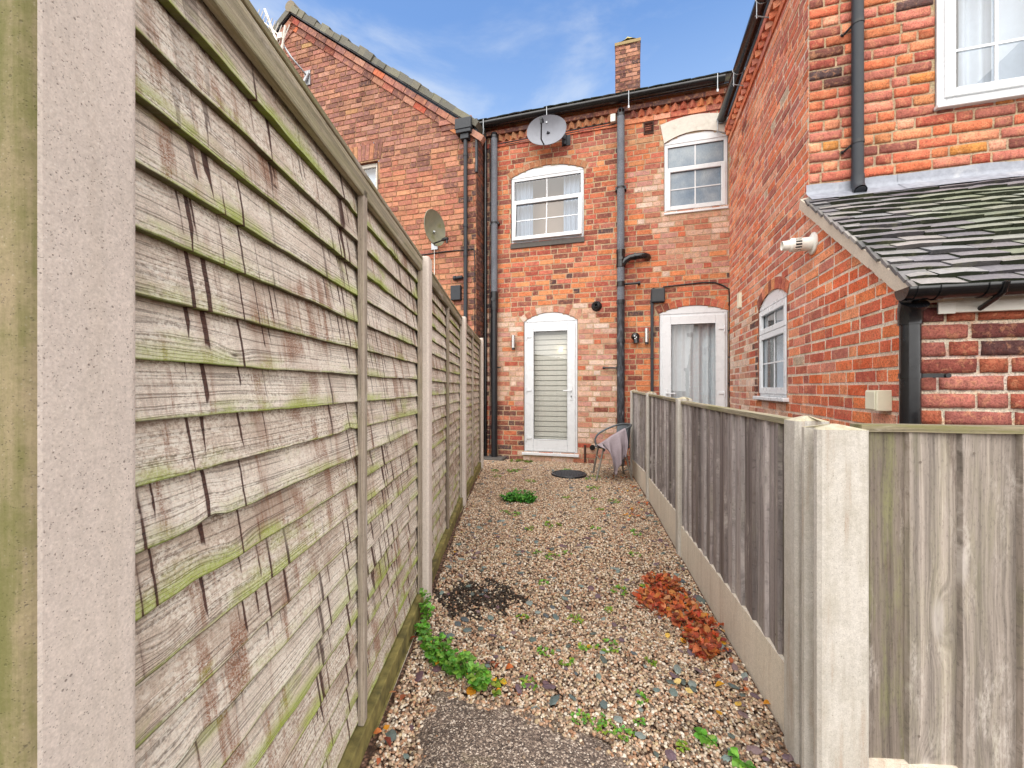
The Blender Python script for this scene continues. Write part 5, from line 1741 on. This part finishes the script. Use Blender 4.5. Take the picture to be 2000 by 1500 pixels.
sb = MB(); rr = random.Random(2)
pts = []
for i in range(len(SLAB) - 1):
    for k in range(6):
        t = k / 6; x = SLAB[i][0] + (SLAB[i + 1][0] - SLAB[i][0]) * t; y = SLAB[i][1] + (SLAB[i + 1][1] - SLAB[i][1]) * t
        pts.append((x + .012 * mnoise.noise(Vector((x * 14, y * 14, 1))), y + .012 * mnoise.noise(Vector((x * 14, y * 14, 8)))))
pts.append(SLAB[-1])
c0 = (.1, 1.1)
n = len(pts); rings = 10; vs = [(c0[0], c0[1], .010)]
for q in range(1, rings + 1):
    t = q / rings
    for x, y in pts:
        xx, yy = c0[0] + (x - c0[0]) * t, c0[1] + (y - c0[1]) * t
        vs.append((xx, yy, .010 + .004 * mnoise.noise(Vector((xx * 4, yy * 4, 3))) - (.016 if q == rings else 0)))
fs = [(0, 1 + k, 1 + (k + 1) % n) for k in range(n)]
for q in range(rings - 1):
    fs += [(1 + q * n + k, 1 + (q + 1) * n + k, 1 + (q + 1) * n + (k + 1) % n, 1 + q * n + (k + 1) % n) for k in range(n)]
sb.add(vs, fs, (1, 1, 1, 1), True)
tag(link('concrete_slab', sb.mesh('concrete_slab'), M['slab']), 'worn wet concrete slab set in the gravel at the bottom of the path', 'slab')

# ---------------------------------------------------------------- pebbles
MANX, MANY = .815, 5.86


def scatter_mesh(name, pos, rad, rot, colr, sub, m, label, flat=.72):
    bm = bmesh.new(); bmesh.ops.create_icosphere(bm, subdivisions=sub, radius=1.0)
    bv = np.array([v.co[:] for v in bm.verts], dtype=np.float32); bf = np.array([[v.index for v in f.verts] for f in bm.faces], dtype=np.int32); bm.free()
    N = len(pos); nv = len(bv); nf = len(bf)
    rs = np.random.RandomState(5)
    V = bv[None, :, :] * rad[:, None, :]
    V = V * (1 + rs.uniform(-.10, .10, (N, nv, 1)).astype(np.float32))
    a, b, c = rot[:, 0], rot[:, 1], rot[:, 2]
    def rotm(ax, t):
        Rm = np.zeros((N, 3, 3), np.float32); ct, st_ = np.cos(t), np.sin(t); i, j = [(1, 2), (2, 0), (0, 1)][ax]
        Rm[:, ax, ax] = 1; Rm[:, i, i] = ct; Rm[:, j, j] = ct; Rm[:, i, j] = -st_; Rm[:, j, i] = st_
        return Rm
    Rm = rotm(2, c) @ rotm(0, a) @ rotm(1, b)
    V = np.einsum('nij,nvj->nvi', Rm, V) + pos[:, None, :]
    F = bf[None] + (np.arange(N) * nv)[:, None, None]
    me = bpy.data.meshes.new(name)
    me.vertices.add(N * nv); me.vertices.foreach_set('co', V.astype(np.float32).ravel())
    me.loops.add(N * nf * 3); me.loops.foreach_set('vertex_index', F.astype(np.int32).ravel())
    me.polygons.add(N * nf); me.polygons.foreach_set('loop_start', np.arange(0, N * nf * 3, 3, dtype=np.int32))
    me.polygons.foreach_set('use_smooth', np.ones(N * nf, dtype=bool) if sub > 0 and name == 'gravel' else np.zeros(N * nf, dtype=bool))
    at = me.color_attributes.new('Col', 'FLOAT_COLOR', 'POINT')
    C = np.repeat(colr.astype(np.float32), nv, axis=0); at.data.foreach_set('color', C.ravel())
    me.update(calc_edges=True)
    o = link(name, me, m); o['kind'] = 'stuff'; o['label'] = label
    return o


PEB = np.array([srgb(*c, k=.88) for c in ((220, 200, 176), (206, 178, 150), (196, 156, 124), (234, 222, 204), (174, 130, 98), (142, 118, 98), (212, 188, 156), (118, 96, 80), (202, 170, 144), (186, 144, 114), (224, 210, 188), (156, 136, 116), (192, 170, 134), (104, 90, 78), (130, 106, 86), (182, 160, 134))])
rs = np.random.RandomState(17)


def pebbles(y0, y1, dens, r0, r1, sub, name, label):
    area = 1.95 * (y1 - y0); n = int(area * dens)
    yy = rs.uniform(y0, y1, n); xx = rs.uniform(-.72, 2.0, n); n2 = int(n * 1.4); yy = rs.uniform(y0, y1, n2); xx = rs.uniform(-.72, 2.0, n2)
    P = []; Rr = []; C = []; dark = []
    for x, y in zip(xx, yy):
        if x < fence_l(y) + .012 or x > fence_r(y) - .014 or y > wall_y(x) - .01: continue
        if in_slab(x, y):
            ed = mnoise.noise(Vector((x * 9, y * 9, 4)))
            near = in_slab(x + .04, y + .05) and in_slab(x - .04, y + .05)
            if near and rs.rand() > .006: continue
            if not near and ed < -.05: continue
        if (x - MANX) ** 2 / .0625 + (y - MANY) ** 2 / .0625 < 1.0: continue
        r = rs.uniform(r0, r1) * (1.25 if rs.rand() < .12 else 1)
        z = gz(x, y) + rs.uniform(-.4, .55) * r + (.012 if in_slab(x, y) else 0)
        P.append((x, y, z)); Rr.append((r * rs.uniform(.85, 1.35), r * rs.uniform(.75, 1.0), r * rs.uniform(.55, .8)))
        c = PEB[rs.randint(len(PEB))] * rs.uniform(.82, 1.12)
        br = mnoise.noise(Vector((x * 1.1, y * 1.1, 8)))
        c = c * (1 + .10 * br)
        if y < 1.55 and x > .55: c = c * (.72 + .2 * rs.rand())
        # charred patch by the second post
        d = math.hypot((x + .20) / .30, (y - 2.43) / .22) + .9 * mnoise.noise(Vector((x * 11, y * 11, 3)))
        if d < .78 and rs.rand() < .8: c = c * .10
        C.append((c[0], c[1], c[2], 1)); dark.append(0)
    P = np.array(P, np.float32); Rr = np.array(Rr, np.float32); C = np.array(C, np.float32)
    rot = np.stack([rs.uniform(-.5, .5, len(P)), rs.uniform(-.5, .5, len(P)), rs.uniform(0, 6.28, len(P))], 1).astype(np.float32)
    return P, Rr, rot, C


sets = [pebbles(1.0, 2.3, 16000, .0044, .0075, 2, '', ''), pebbles(2.3, 7.4, 10800, .0052, .0087, 1, '', '')]
for k, (P, Rr, rot, C) in enumerate(sets):
    scatter_mesh('gravel', P, Rr, rot, C, 2 - k, M['pebble'], ['pinkish cream pea gravel over the near end of the path', 'pinkish cream pea gravel over the far end of the path'][k])
# slate chippings
P = []; Rr = []; C = []; rot = []
rc = random.Random(9)
SL_C = [srgb(*c, k=.8) for c in ((122, 138, 132), (104, 118, 116), (140, 150, 144), (92, 100, 104), (116, 96, 104), (134, 112, 112), (96, 106, 100), (110, 84, 90))]
for _ in range(620):
    y = 1.1 + 5.8 * rc.random() ** 1.25; l, r_ = fence_l(y), fence_r(y)
    t = rc.random(); t = t if rc.random() < .5 else (1 - (rc.random() ** 2.2) * .6 if rc.random() < .7 else rc.random() ** 2 * .5)
    x = l + .04 + (r_ - l - .08) * t
    if y > wall_y(x) - .05 or (in_slab(x, y) and rc.random() < .95): continue
    if (x - MANX) ** 2 + (y - MANY) ** 2 < .08: continue
    s = rc.uniform(.011, .029)
    P.append((x, y, gz(x, y) + .008)); Rr.append((s * rc.uniform(.9, 1.3), s * rc.uniform(.6, .9), s * rc.uniform(.15, .28))); C.append(rc.choice(SL_C)); rot.append((rc.uniform(-.35, .35), rc.uniform(-.35, .35), rc.uniform(0, 6.3)))
scatter_mesh('slate_gravel', np.array(P, np.float32), np.array(Rr, np.float32), np.array(rot, np.float32), np.array(C, np.float32), 1, M['slate_chip'], 'green and purple slate chippings scattered through the pea gravel')


# ---------------------------------------------------------------- leaves and weeds
def leaf_shape(mb, M0, L, W, c, curl=.3, lob=0):
    """one leaf: a folded, curling blade of eight faces"""
    prof = [(0, .06), (.25, .75), (.55, 1.0), (.8, .62), (1.0, .04)]
    vs = []
    for t, w_ in prof:
        z = curl * L * (t * t) * -.5 + curl * L * .25 * math.sin(t * 3)
        ww = W * w_ * (1 + (lob * math.sin(t * 17)))
        vs += [M0 @ Vector((t * L, -ww, z + abs(curl) * ww * .6)), M0 @ Vector((t * L, 0, z)), M0 @ Vector((t * L, ww, z + abs(curl) * ww * .6))]
    fs = []
    for k in range(4):
        fs += [(k * 3, (k + 1) * 3, (k + 1) * 3 + 1, k * 3 + 1), (k * 3 + 1, (k + 1) * 3 + 1, (k + 1) * 3 + 2, k * 3 + 2)]
    mb.add(vs, fs, c, True)


def rotm3(r, tilt): return Matrix.Rotation(r.uniform(0, 2 * PI), 4, 'Z') @ Matrix.Rotation(r.uniform(-tilt, tilt), 4, 'X') @ Matrix.Rotation(r.uniform(-tilt, tilt), 4, 'Y')


DEAD = [srgb(*c, k=.98) for c in ((190, 96, 54), (170, 80, 48), (200, 112, 66), (150, 68, 46), (182, 102, 66), (212, 126, 72), (128, 62, 46), (196, 88, 52), (164, 96, 66), (206, 140, 96), (204, 112, 60), (176, 110, 72))]
YEL = [srgb(*c, k=.85) for c in ((232, 170, 50), (240, 196, 90), (222, 150, 40), (236, 206, 130))]
lm = MB(); rl_ = random.Random(77)
core = [(.962, 2.62, .10), (.93, 2.47, .135), (.86, 2.36, .125), (.93, 2.27, .135), (.97, 2.13, .11), (.93, 2.02, .09), (.90, 1.92, .04), (.82, 2.42, .08)]
for _ in range(780):
    cx_, cy_, cr_ = rl_.choice(core); a = rl_.uniform(0, 2 * PI); q = cr_ * math.sqrt(rl_.random())
    x, y = cx_ + q * math.cos(a), cy_ + q * math.sin(a) * 1.1
    h = max(0, 1 - q / cr_) * .032
    c = rl_.choice(DEAD); c = tuple(v * rl_.uniform(.75, 1.2) for v in c[:3]) + (1,)
    if rl_.random() < .016: c = rl_.choice(YEL)
    L_ = rl_.uniform(.026, .052)
    leaf_shape(lm, Matrix.Translation((x, y, gz(x, y) + .008 + rl_.uniform(0, 1) * (h + .012))) @ rotm3(rl_, .5), L_, L_ * rl_.uniform(.22, .42), c, rl_.uniform(-1.1, 1.3), .25)
solo('fallen_leaves', lm, M['dead_leaf'], 'heap of russet dead leaves on the gravel beside the low fence', 'leaves', (.92, 2.3, 0), WM, None, 'stuff')
lm = MB()
spots = [(-.47, 1.55, .02, .10, 14), (-.455, 1.98, .03, .06, 8), (-.47, 1.36, .02, .05, 7), (1.5, 5.0, .12, .1, 26), (1.33, 4.2, .1, .16, 16), (1.20, 3.9, .14, .3, 14), (1.45, 5.65, .12, .08, 20), (-.44, 4.0, .03, .25, 9), (.98, 1.8, .05, .12, 10), (-.1, 1.75, .1, .06, 5), (-.45, 5.6, .02, .2, 6)]
for (cx_, cy_, sx, sy, n_) in spots:
    for _ in range(n_):
        x, y = cx_ + rl_.gauss(0, sx), cy_ + rl_.gauss(0, sy)
        if not (fence_l(y) + .01 < x < fence_r(y) - .02) or y > wall_y(x) - .05: continue
        c = rl_.choice(DEAD) if rl_.random() < .78 else rl_.choice(YEL); L_ = rl_.uniform(.022, .045)
        leaf_shape(lm, Matrix.Translation((x, y, gz(x, y) + .014)) @ rotm3(rl_, .45), L_, L_ * .33, c, rl_.uniform(-.5, .8), .15)
for (x, y, s_) in ((1.02, 1.97, .03), (.83, 2.02, .034), (.785, 2.06, .03), (.735, 1.66, .03), (.885, 1.705, .036), (.90, 1.61, .03), (.80, 1.56, .028), (1.035, 2.23, .034), (.68, 1.72, .03), (.62, 2.6, .026), (.3, 3.1, .026), (1.25, 3.86, .05), (.05, 2.2, .02), (1.0, 2.55, .03), (-.42, 2.98, .03), (-.18, 1.70, .05), (-.43, 3.4, .025), (.5, 2.0, .02), (.36, 1.95, .02)):
    leaf_shape(lm, Matrix.Translation((x, y, gz(x, y) + .016)) @ rotm3(rl_, .3), s_ * 1.1, s_ * .42, rl_.choice(YEL), rl_.uniform(-.2, .4), .1)
solo('leaf_litter', lm, M['dead_leaf'], 'loose yellow and russet leaves scattered along both fence foots', 'leaves', (.9, 1.8, 0), WM, None, 'stuff')

GRN = [srgb(*c, k=.72) for c in ((122, 184, 62), (144, 200, 78), (102, 162, 54), (158, 210, 96), (114, 174, 80))]
GRY = [srgb(*c, k=.75) for c in ((150, 176, 58), (128, 160, 60), (170, 184, 66))]
GRD = [srgb(*c, k=.72) for c in ((78, 154, 50), (92, 168, 58), (62, 130, 44), (108, 178, 66))]


def weed(label, spots, hmax, n, ls, cols, seed, group=None, yellow=0.0, name='weed', round_=.45):
    """stems that fan out from a few root points and carry small lobed leaves"""
    r = random.Random(seed); cx_ = sum(s[0] for s in spots) / len(spots); cy_ = sum(s[1] for s in spots) / len(spots)
    T = Thing(name, label, 'weed', (cx_, cy_, 0), WM, group)
    lv = MB(); sm = MB()
    for (sx, sy, sr, sh) in spots:
        for _ in range(n):
            a = r.uniform(0, 2 * PI); q = sr * math.sqrt(r.random()); x0, y0 = sx + q * .4 * math.cos(a), sy + q * .4 * math.sin(a)
            h = sh * hmax * r.uniform(.35, 1.0); x1, y1 = sx + q * math.cos(a), sy + q * math.sin(a)
            z0 = gz(x0, y0)
            p0, p1, p2 = Vector((x0, y0, z0)), Vector(((x0 + x1) / 2, (y0 + y1) / 2, z0 + h * .7)), Vector((x1, y1, z0 + h))
            if h > .02: (sm if hmax > .06 else lv).tube([p0, p1, p2], [.0016, .0013, .0009], 5, cols[0])
            for t in (1.0, .8, .55, .3)[:(4 if h > .03 else 2)]:
                for sd in (-1, 1):
                    p = p0.lerp(p2, t) if t < .6 else p1.lerp(p2, (t - .5) * 2)
                    c = r.choice(cols); c = tuple(v * r.uniform(.8, 1.2) for v in c[:3]) + (1,)
                    if r.random() < yellow: c = r.choice(YEL)
                    L_ = ls * r.uniform(.55, 1.1)
                    leaf_shape(lv, Matrix.Translation(p) @ Matrix.Rotation(a + sd * r.uniform(.4, 1.3), 4, 'Z') @ Matrix.Rotation(r.uniform(-.6, .35), 4, 'Y') @ Matrix.Rotation(r.uniform(-.4, .4), 4, 'X'), L_, L_ * round_ * r.uniform(.8, 1.2), c, r.uniform(.1, .6), .12)
    T.part('foliage', lv, M['leaf'])
    if sm.v: T.part('stem', sm, M['leaf'])
    return T


weed('tall leafy weed against the gravel board at the nearest panel end', [(-.445, 2.13, .025, 1.35), (-.44, 2.01, .045, .6)], .115, 8, .026, GRN, 3, round_=.5)
weed('bushy bright green weed with yellowing leaves by the concrete slab', [(-.385, 1.94, .05, .75), (-.34, 1.88, .06, .95), (-.27, 1.815, .055, 1), (-.19, 1.765, .07, 1), (-.13, 1.715, .05, .8)], .10, 17, .024, GRN, 5, yellow=.02, round_=.5)
weed('yellowed low weed at the end of the bushy weed row', [(-.075, 1.70, .04, .6)], .05, 7, .026, GRY + YEL[:1], 6, round_=.55)
weed('dense dark green weed clump alone in the middle of the gravel', [(.0, 4.56, .13, .9), (.10, 4.58, .15, 1), (.17, 4.50, .10, .7)], .085, 46, .038, GRD, 8, round_=.38)
weed('flat mat of small weeds along the slab edge', [(.26, 1.55, .035, .4), (.31, 1.53, .04, .5), (.355, 1.51, .04, .4), (.41, 1.475, .03, .4)], .03, 13, .014, GRN + GRY, 9, round_=.38)
weed('broad leaved seedling near the foot of the corner post', [(.705, 1.470, .02, .4)], .025, 4, .042, GRN, 10, round_=.42)
weed('broad leaved seedling at the bottom edge by the corner', [(.775, 1.372, .02, .4)], .025, 4, .042, GRN, 11, round_=.42)
small = [(.515, 1.645, .03), (.595, 1.435, .028), (.63, 1.86, .026), (.475, 1.53, .02), (.02, 4.05, .07), (-.08, 4.12, .05), (.37, 3.72, .09), (.16, 3.62, .05), (.74, 3.63, .05), (1.05, 3.5, .07), (.92, 3.06, .05), (.30, 3.02, .06), (.42, 3.1, .04), (.19, 3.1, .035), (.66, 2.52, .07), (.84, 2.55, .05), (.84, 2.45, .04), (.34, 2.2, .05), (.06, 2.22, .04), (.37, 1.98, .05), (.47, 1.96, .05), (.16, 1.93, .04), (.24, 1.86, .04), (.07, 1.72, .05), (1.02, 5.1, .10), (.92, 4.62, .05), (1.12, 4.5, .08), (.62, 4.62, .06), (1.16, 5.72, .10), (.83, 6.18, .11), (-.02, 6.1, .12), (-.26, 6.15, .09), (.10, 6.2, .08), (.25, 5.45, .08), (-.2, 5.75, .07), (1.04, 5.62, .05), (.9, 4.2, .05), (.2, 2.62, .035), (.55, 2.3, .03)]
rw = random.Random(1)
for i, (x, y, s_) in enumerate(small):
    if in_slab(x, y): continue
    weed('small green weed sprouting through the gravel', [(x, y, s_ * .85, .5)], .02 + s_ * .22, int(5 + s_ * 120), .014 + s_ * .10, GRN + GRY if rw.random() < .6 else GRY + GRN[:1], 200 + i, 'small weeds scattered through the gravel', round_=.35)
weed('low green tuft growing at the foot of the glazed door', [(.05, 6.98, .10, .5), (.17, 6.95, .10, .5), (.27, 6.93, .08, .4)], .05, 16, .03, [srgb(110, 140, 50, .7), srgb(140, 150, 60, .7)], 300)

# ---------------------------------------------------------------- manhole cover
T = Thing('manhole_cover', 'round black cast manhole cover in the gravel near the door', 'manhole cover', (MANX, MANY, 0), WM)
b = MB(); Mm = Matrix.Translation((MANX, MANY, 0))
b.lathe([(0, .024), (.215, .024), (.222, .020), (.224, .010)], Mm, 48); T.part('lid', b, M['iron'])
b = MB(); b.lathe([(.228, .012), (.231, .026), (.248, .026), (.252, .018), (.254, -.03)], Mm, 48); T.part('rim', b, M['black_plastic'])
b = MB()
for k in range(-4, 5):
    for an in (R(35), R(125)):
        h = math.sqrt(max(.0, .205 ** 2 - (k * .046) ** 2))
        if h > .03: b.obox(Mm @ Matrix.Rotation(an, 4, 'Z'), -h, h, k * .046 - .006, k * .046 + .006, .0235, .030 + (.001 if an > 1 else 0))
T.part('tread_pattern', b, M['iron'])

# ---------------------------------------------------------------- chair and towel
T = Thing('garden_chair', 'grey bistro chair with woven seat leaning by the low fence', 'chair', (1.38, 5.70, 0), WM)
CZ = .43
b = MB()
loop = [(1.235, 5.98, .40), (1.215, 5.985, .46), (1.225, 5.99, .52), (1.27, 5.99, .58), (1.36, 5.985, .635), (1.48, 5.97, .69), (1.57, 5.92, .722), (1.625, 5.82, .735), (1.645, 5.70, .738), (1.625, 5.59, .73), (1.56, 5.52, .705), (1.46, 5.475, .655), (1.34, 5.455, .585), (1.255, 5.455, .525), (1.225, 5.46, .47), (1.235, 5.47, .40)]


def smooth(pts, n=4):
    out = []
    P_ = [Vector(p) for p in pts]
    for i in range(len(P_) - 1):
        p0, p1, p2, p3 = P_[max(0, i - 1)], P_[i], P_[i + 1], P_[min(len(P_) - 1, i + 2)]
        for k in range(n):
            t = k / n
            out.append(.5 * ((2 * p1) + (p2 - p0) * t + (2 * p0 - 5 * p1 + 4 * p2 - p3) * t * t + (3 * p1 - p0 - 3 * p2 + p3) * t ** 3))
    out.append(P_[-1])
    return out


b.tube(smooth(loop), .0135, 10); T.part('arm_rail', b, M['chair_metal'])
b = MB(); Ms = Matrix.Translation((1.40, 5.72, CZ))
b.lathe([(0, -.012), (.21, -.012), (.225, -.004), (.225, .008), (.21, .014), (0, .006)], Ms, 32); T.part('seat', b, M['weave'])
b = MB(); b.tube([Ms @ Vector((.228 * math.cos(2 * PI * k / 28), .228 * math.sin(2 * PI * k / 28), 0)) for k in range(29)], .012, 8); T.part('seat_rim', b, M['chair_metal'])
b = MB()
bk_t = smooth(loop)[22:40]
b.grid(lambda u, v: bk_t[min(len(bk_t) - 1, int(u * (len(bk_t) - 1)))] * v + Vector((1.42 + .21 * math.cos(-1.25 + 2.5 * (1 - u)), 5.72 + .21 * math.sin(1.25 - 2.5 * u), CZ)) * (1 - v), 17, 6); T.part('backrest', b, M['weave'])
for p0, p1 in (((1.245, 5.56, .43), (1.128, 5.50, -.01)), ((1.25, 5.90, .43), (1.185, 5.99, -.01)), ((1.52, 5.54, .43), (1.615, 5.50, -.01)), ((1.53, 5.90, .43), (1.63, 5.96, -.01))):
    b = MB(); b.tube([p0, p1], [.0125, .0135], 10); b.tube([Vector(p1) + Vector((0, 0, .012)), Vector(p1) + Vector((0, 0, .03))], .017, 10, srgb(40, 40, 42)); T.part('leg', b, M['chair_leg'])
b = MB(); b.tube([(1.205, 5.545, .26), (1.225, 5.93, .26)], .009, 8); b.tube([(1.56, 5.53, .26), (1.575, 5.925, .26)], .009, 8); T.part('stretcher', b, M['chair_leg'])

# towel thrown over the near arm: its top edge follows the arm, the rest hangs in folds
arm = smooth([(1.155, 5.54, .46), (1.20, 5.50, .492), (1.255, 5.455, .542), (1.34, 5.45, .602), (1.44, 5.462, .655), (1.515, 5.485, .692)], 8)
hang = [(0, .05), (.10, .075), (.22, .12), (.34, .22), (.44, .36), (.52, .50), (.58, .525), (.64, .44), (.72, .40), (.85, .385), (1.0, .375)]


def hl(t):
    for (a, x), (b_, y) in zip(hang[:-1], hang[1:]):
        if t <= b_: return x + (y - x) * (t - a) / (b_ - a)
    return hang[-1][1]


tw = MB()


def tow(u, v):
    k = u * (len(arm) - 1); i = min(len(arm) - 2, int(k)); p = arm[i].lerp(arm[i + 1], k - i)
    L_ = hl(u)
    if v < .22:                                   # inner flap lying towards the seat
        t = 1 - v / .22
        return p + Vector((.02 * t, .10 * t + .012, .014 - .16 * t * t * (.3 + .7 * u)))
    t = (v - .22) / .78
    fold = .036 * math.sin(u * 19 + .8 * math.sin(t * 2)) * min(1, t * 1.6) + .016 * math.sin(u * 43 + 2) * t
    gather = (.5 - u) * .16 * t * t
    d = L_ * t
    return p + Vector((.05 * t * u + gather + .10 * t * (1 - u) * .6, -.022 - .05 * min(1, t * 2) - fold - .02 * t, .016 - d * .985 + .004 * nz(u * 9, t * 9, 1)))


tw.grid(tow, 56, 34)
o = solo('towel', tw, M['towel'], 'mauve grey towel hanging in folds over the chair arm', 'towel', (1.34, 5.42, .4), WM)
sl = o.modifiers.new('Solidify', 'SOLIDIFY'); sl.thickness = .007; sl.offset = 0

# ================================================================ light, sky, camera
W = bpy.data.worlds.new('World'); scene.world = W; W.use_nodes = True
wt = W.node_tree; wt.nodes.clear()
SUN_EL, SUN_AZ = R(52), R(200)           # azimuth clockwise from +Y: behind the camera, a little to the left
out_ = wt.nodes.new('ShaderNodeOutputWorld'); bg = wt.nodes.new('ShaderNodeBackground')
sky = wt.nodes.new('ShaderNodeTexSky'); sky.sky_type = 'NISHITA'; sky.sun_disc = False; sky.sun_elevation = SUN_EL; sky.sun_rotation = SUN_AZ
sky.air_density = 1.0; sky.dust_density = .6; sky.ozone_density = 2.2
tc = wt.nodes.new('ShaderNodeTexCoord')
mp = wt.nodes.new('ShaderNodeMapping'); mp.inputs['Scale'].default_value = (1.0, 1.0, 2.4); mp.inputs['Location'].default_value = (.35, .0, .12)
wt.links.new(tc.outputs['Generated'], mp.inputs[0])
nz1 = wt.nodes.new('ShaderNodeTexNoise'); nz1.inputs['Scale'].default_value = 2.6; nz1.inputs['Detail'].default_value = 9; nz1.inputs['Roughness'].default_value = .58; nz1.inputs['Distortion'].default_value = .35
wt.links.new(mp.outputs[0], nz1.inputs['Vector'])
mr = wt.nodes.new('ShaderNodeMapRange'); mr.interpolation_type = 'SMOOTHSTEP'; mr.inputs[1].default_value = .44; mr.inputs[2].default_value = .68; mr.inputs[4].default_value = .85
wt.links.new(nz1.outputs[0], mr.inputs[0])


def wn(op, a, b_=None, c_=None, clamp=False):
    nd = wt.nodes.new('ShaderNodeMath'); nd.operation = op; nd.use_clamp = clamp
    for k, q in enumerate((a, b_, c_)):
        if q is None: continue
        if isinstance(q, bpy.types.NodeSocket): wt.links.new(q, nd.inputs[k])
        else: nd.inputs[k].default_value = q
    return nd.outputs[0]


def wmix(f, a, b_):
    nd = wt.nodes.new('ShaderNodeMix'); nd.data_type = 'RGBA'
    for k, q in ((0, f), (6, a), (7, b_)):
        if isinstance(q, bpy.types.NodeSocket): wt.links.new(q, nd.inputs[k])
        else: nd.inputs[k].default_value = q
    return nd.outputs[2]


sp = wt.nodes.new('ShaderNodeSeparateXYZ'); wt.links.new(tc.outputs['Generated'], sp.inputs[0])
vm = wt.nodes.new('ShaderNodeVectorMath'); vm.operation = 'MULTIPLY'; wt.links.new(sky.outputs[0], vm.inputs[0]); vm.inputs[1].default_value = SKY_GAIN
# a clear patch ahead with thin streaks low down; bright overcast added overhead and behind, unseen, as soft fill
thin = wmix(wn('MULTIPLY', mr.outputs[0], wn('SUBTRACT', 1.15, wn('MULTIPLY', sp.outputs[2], 1.0), None, True)), vm.outputs[0], CLOUD)
haze = wn('MULTIPLY', wn('SUBTRACT', .66, sp.outputs[2], None, True), 1.8, None, True)
thin = wmix(haze, thin, (CLOUD[0] * .80, CLOUD[1] * .93, CLOUD[2] * 1.02, 1))
cov = wt.nodes.new('ShaderNodeMapRange'); cov.interpolation_type = 'SMOOTHSTEP'; cov.inputs[1].default_value = .42; cov.inputs[2].default_value = -.05
wt.links.new(wn('ADD', sp.outputs[1], wn('MULTIPLY', wn('SUBTRACT', nz1.outputs[0], .5), .35)), cov.inputs[0])
full = wmix(cov.outputs[0], thin, OVERCAST_FILL)
wt.links.new(full, bg.inputs[0]); bg.inputs[1].default_value = SKY_K
wt.links.new(bg.outputs[0], out_.inputs[0])
sd = bpy.data.lights.new('Sun', 'SUN'); sd.energy = SUN_K; sd.angle = R(75); sd.color = (1, .95, .88)
so = bpy.data.objects.new('Sun', sd); col.objects.link(so)
dv = Vector((math.sin(SUN_AZ) * math.cos(SUN_EL), math.cos(SUN_AZ) * math.cos(SUN_EL), math.sin(SUN_EL)))
so.rotation_euler = dv.to_track_quat('Z', 'Y').to_euler(); so.location = dv * 20

cd = bpy.data.cameras.new('Camera'); cd.sensor_width = 36; cd.lens = 800 / 2000 * 36; cd.shift_y = 7 / 2000; cd.clip_start = .02; cd.clip_end = 1000
co = bpy.data.objects.new('Camera', cd); col.objects.link(co); co.location = (0, 0, 1.25); co.rotation_euler = (R(90), 0, 0)
scene.camera = co
scene.view_settings.view_transform = 'Standard'; scene.view_settings.look = 'None'; scene.view_settings.exposure = 0; scene.view_settings.gamma = 1
scene.cycles.max_bounces = 6; scene.cycles.diffuse_bounces = 3; scene.cycles.transparent_max_bounces = 8
scene.cycles.use_denoising = True
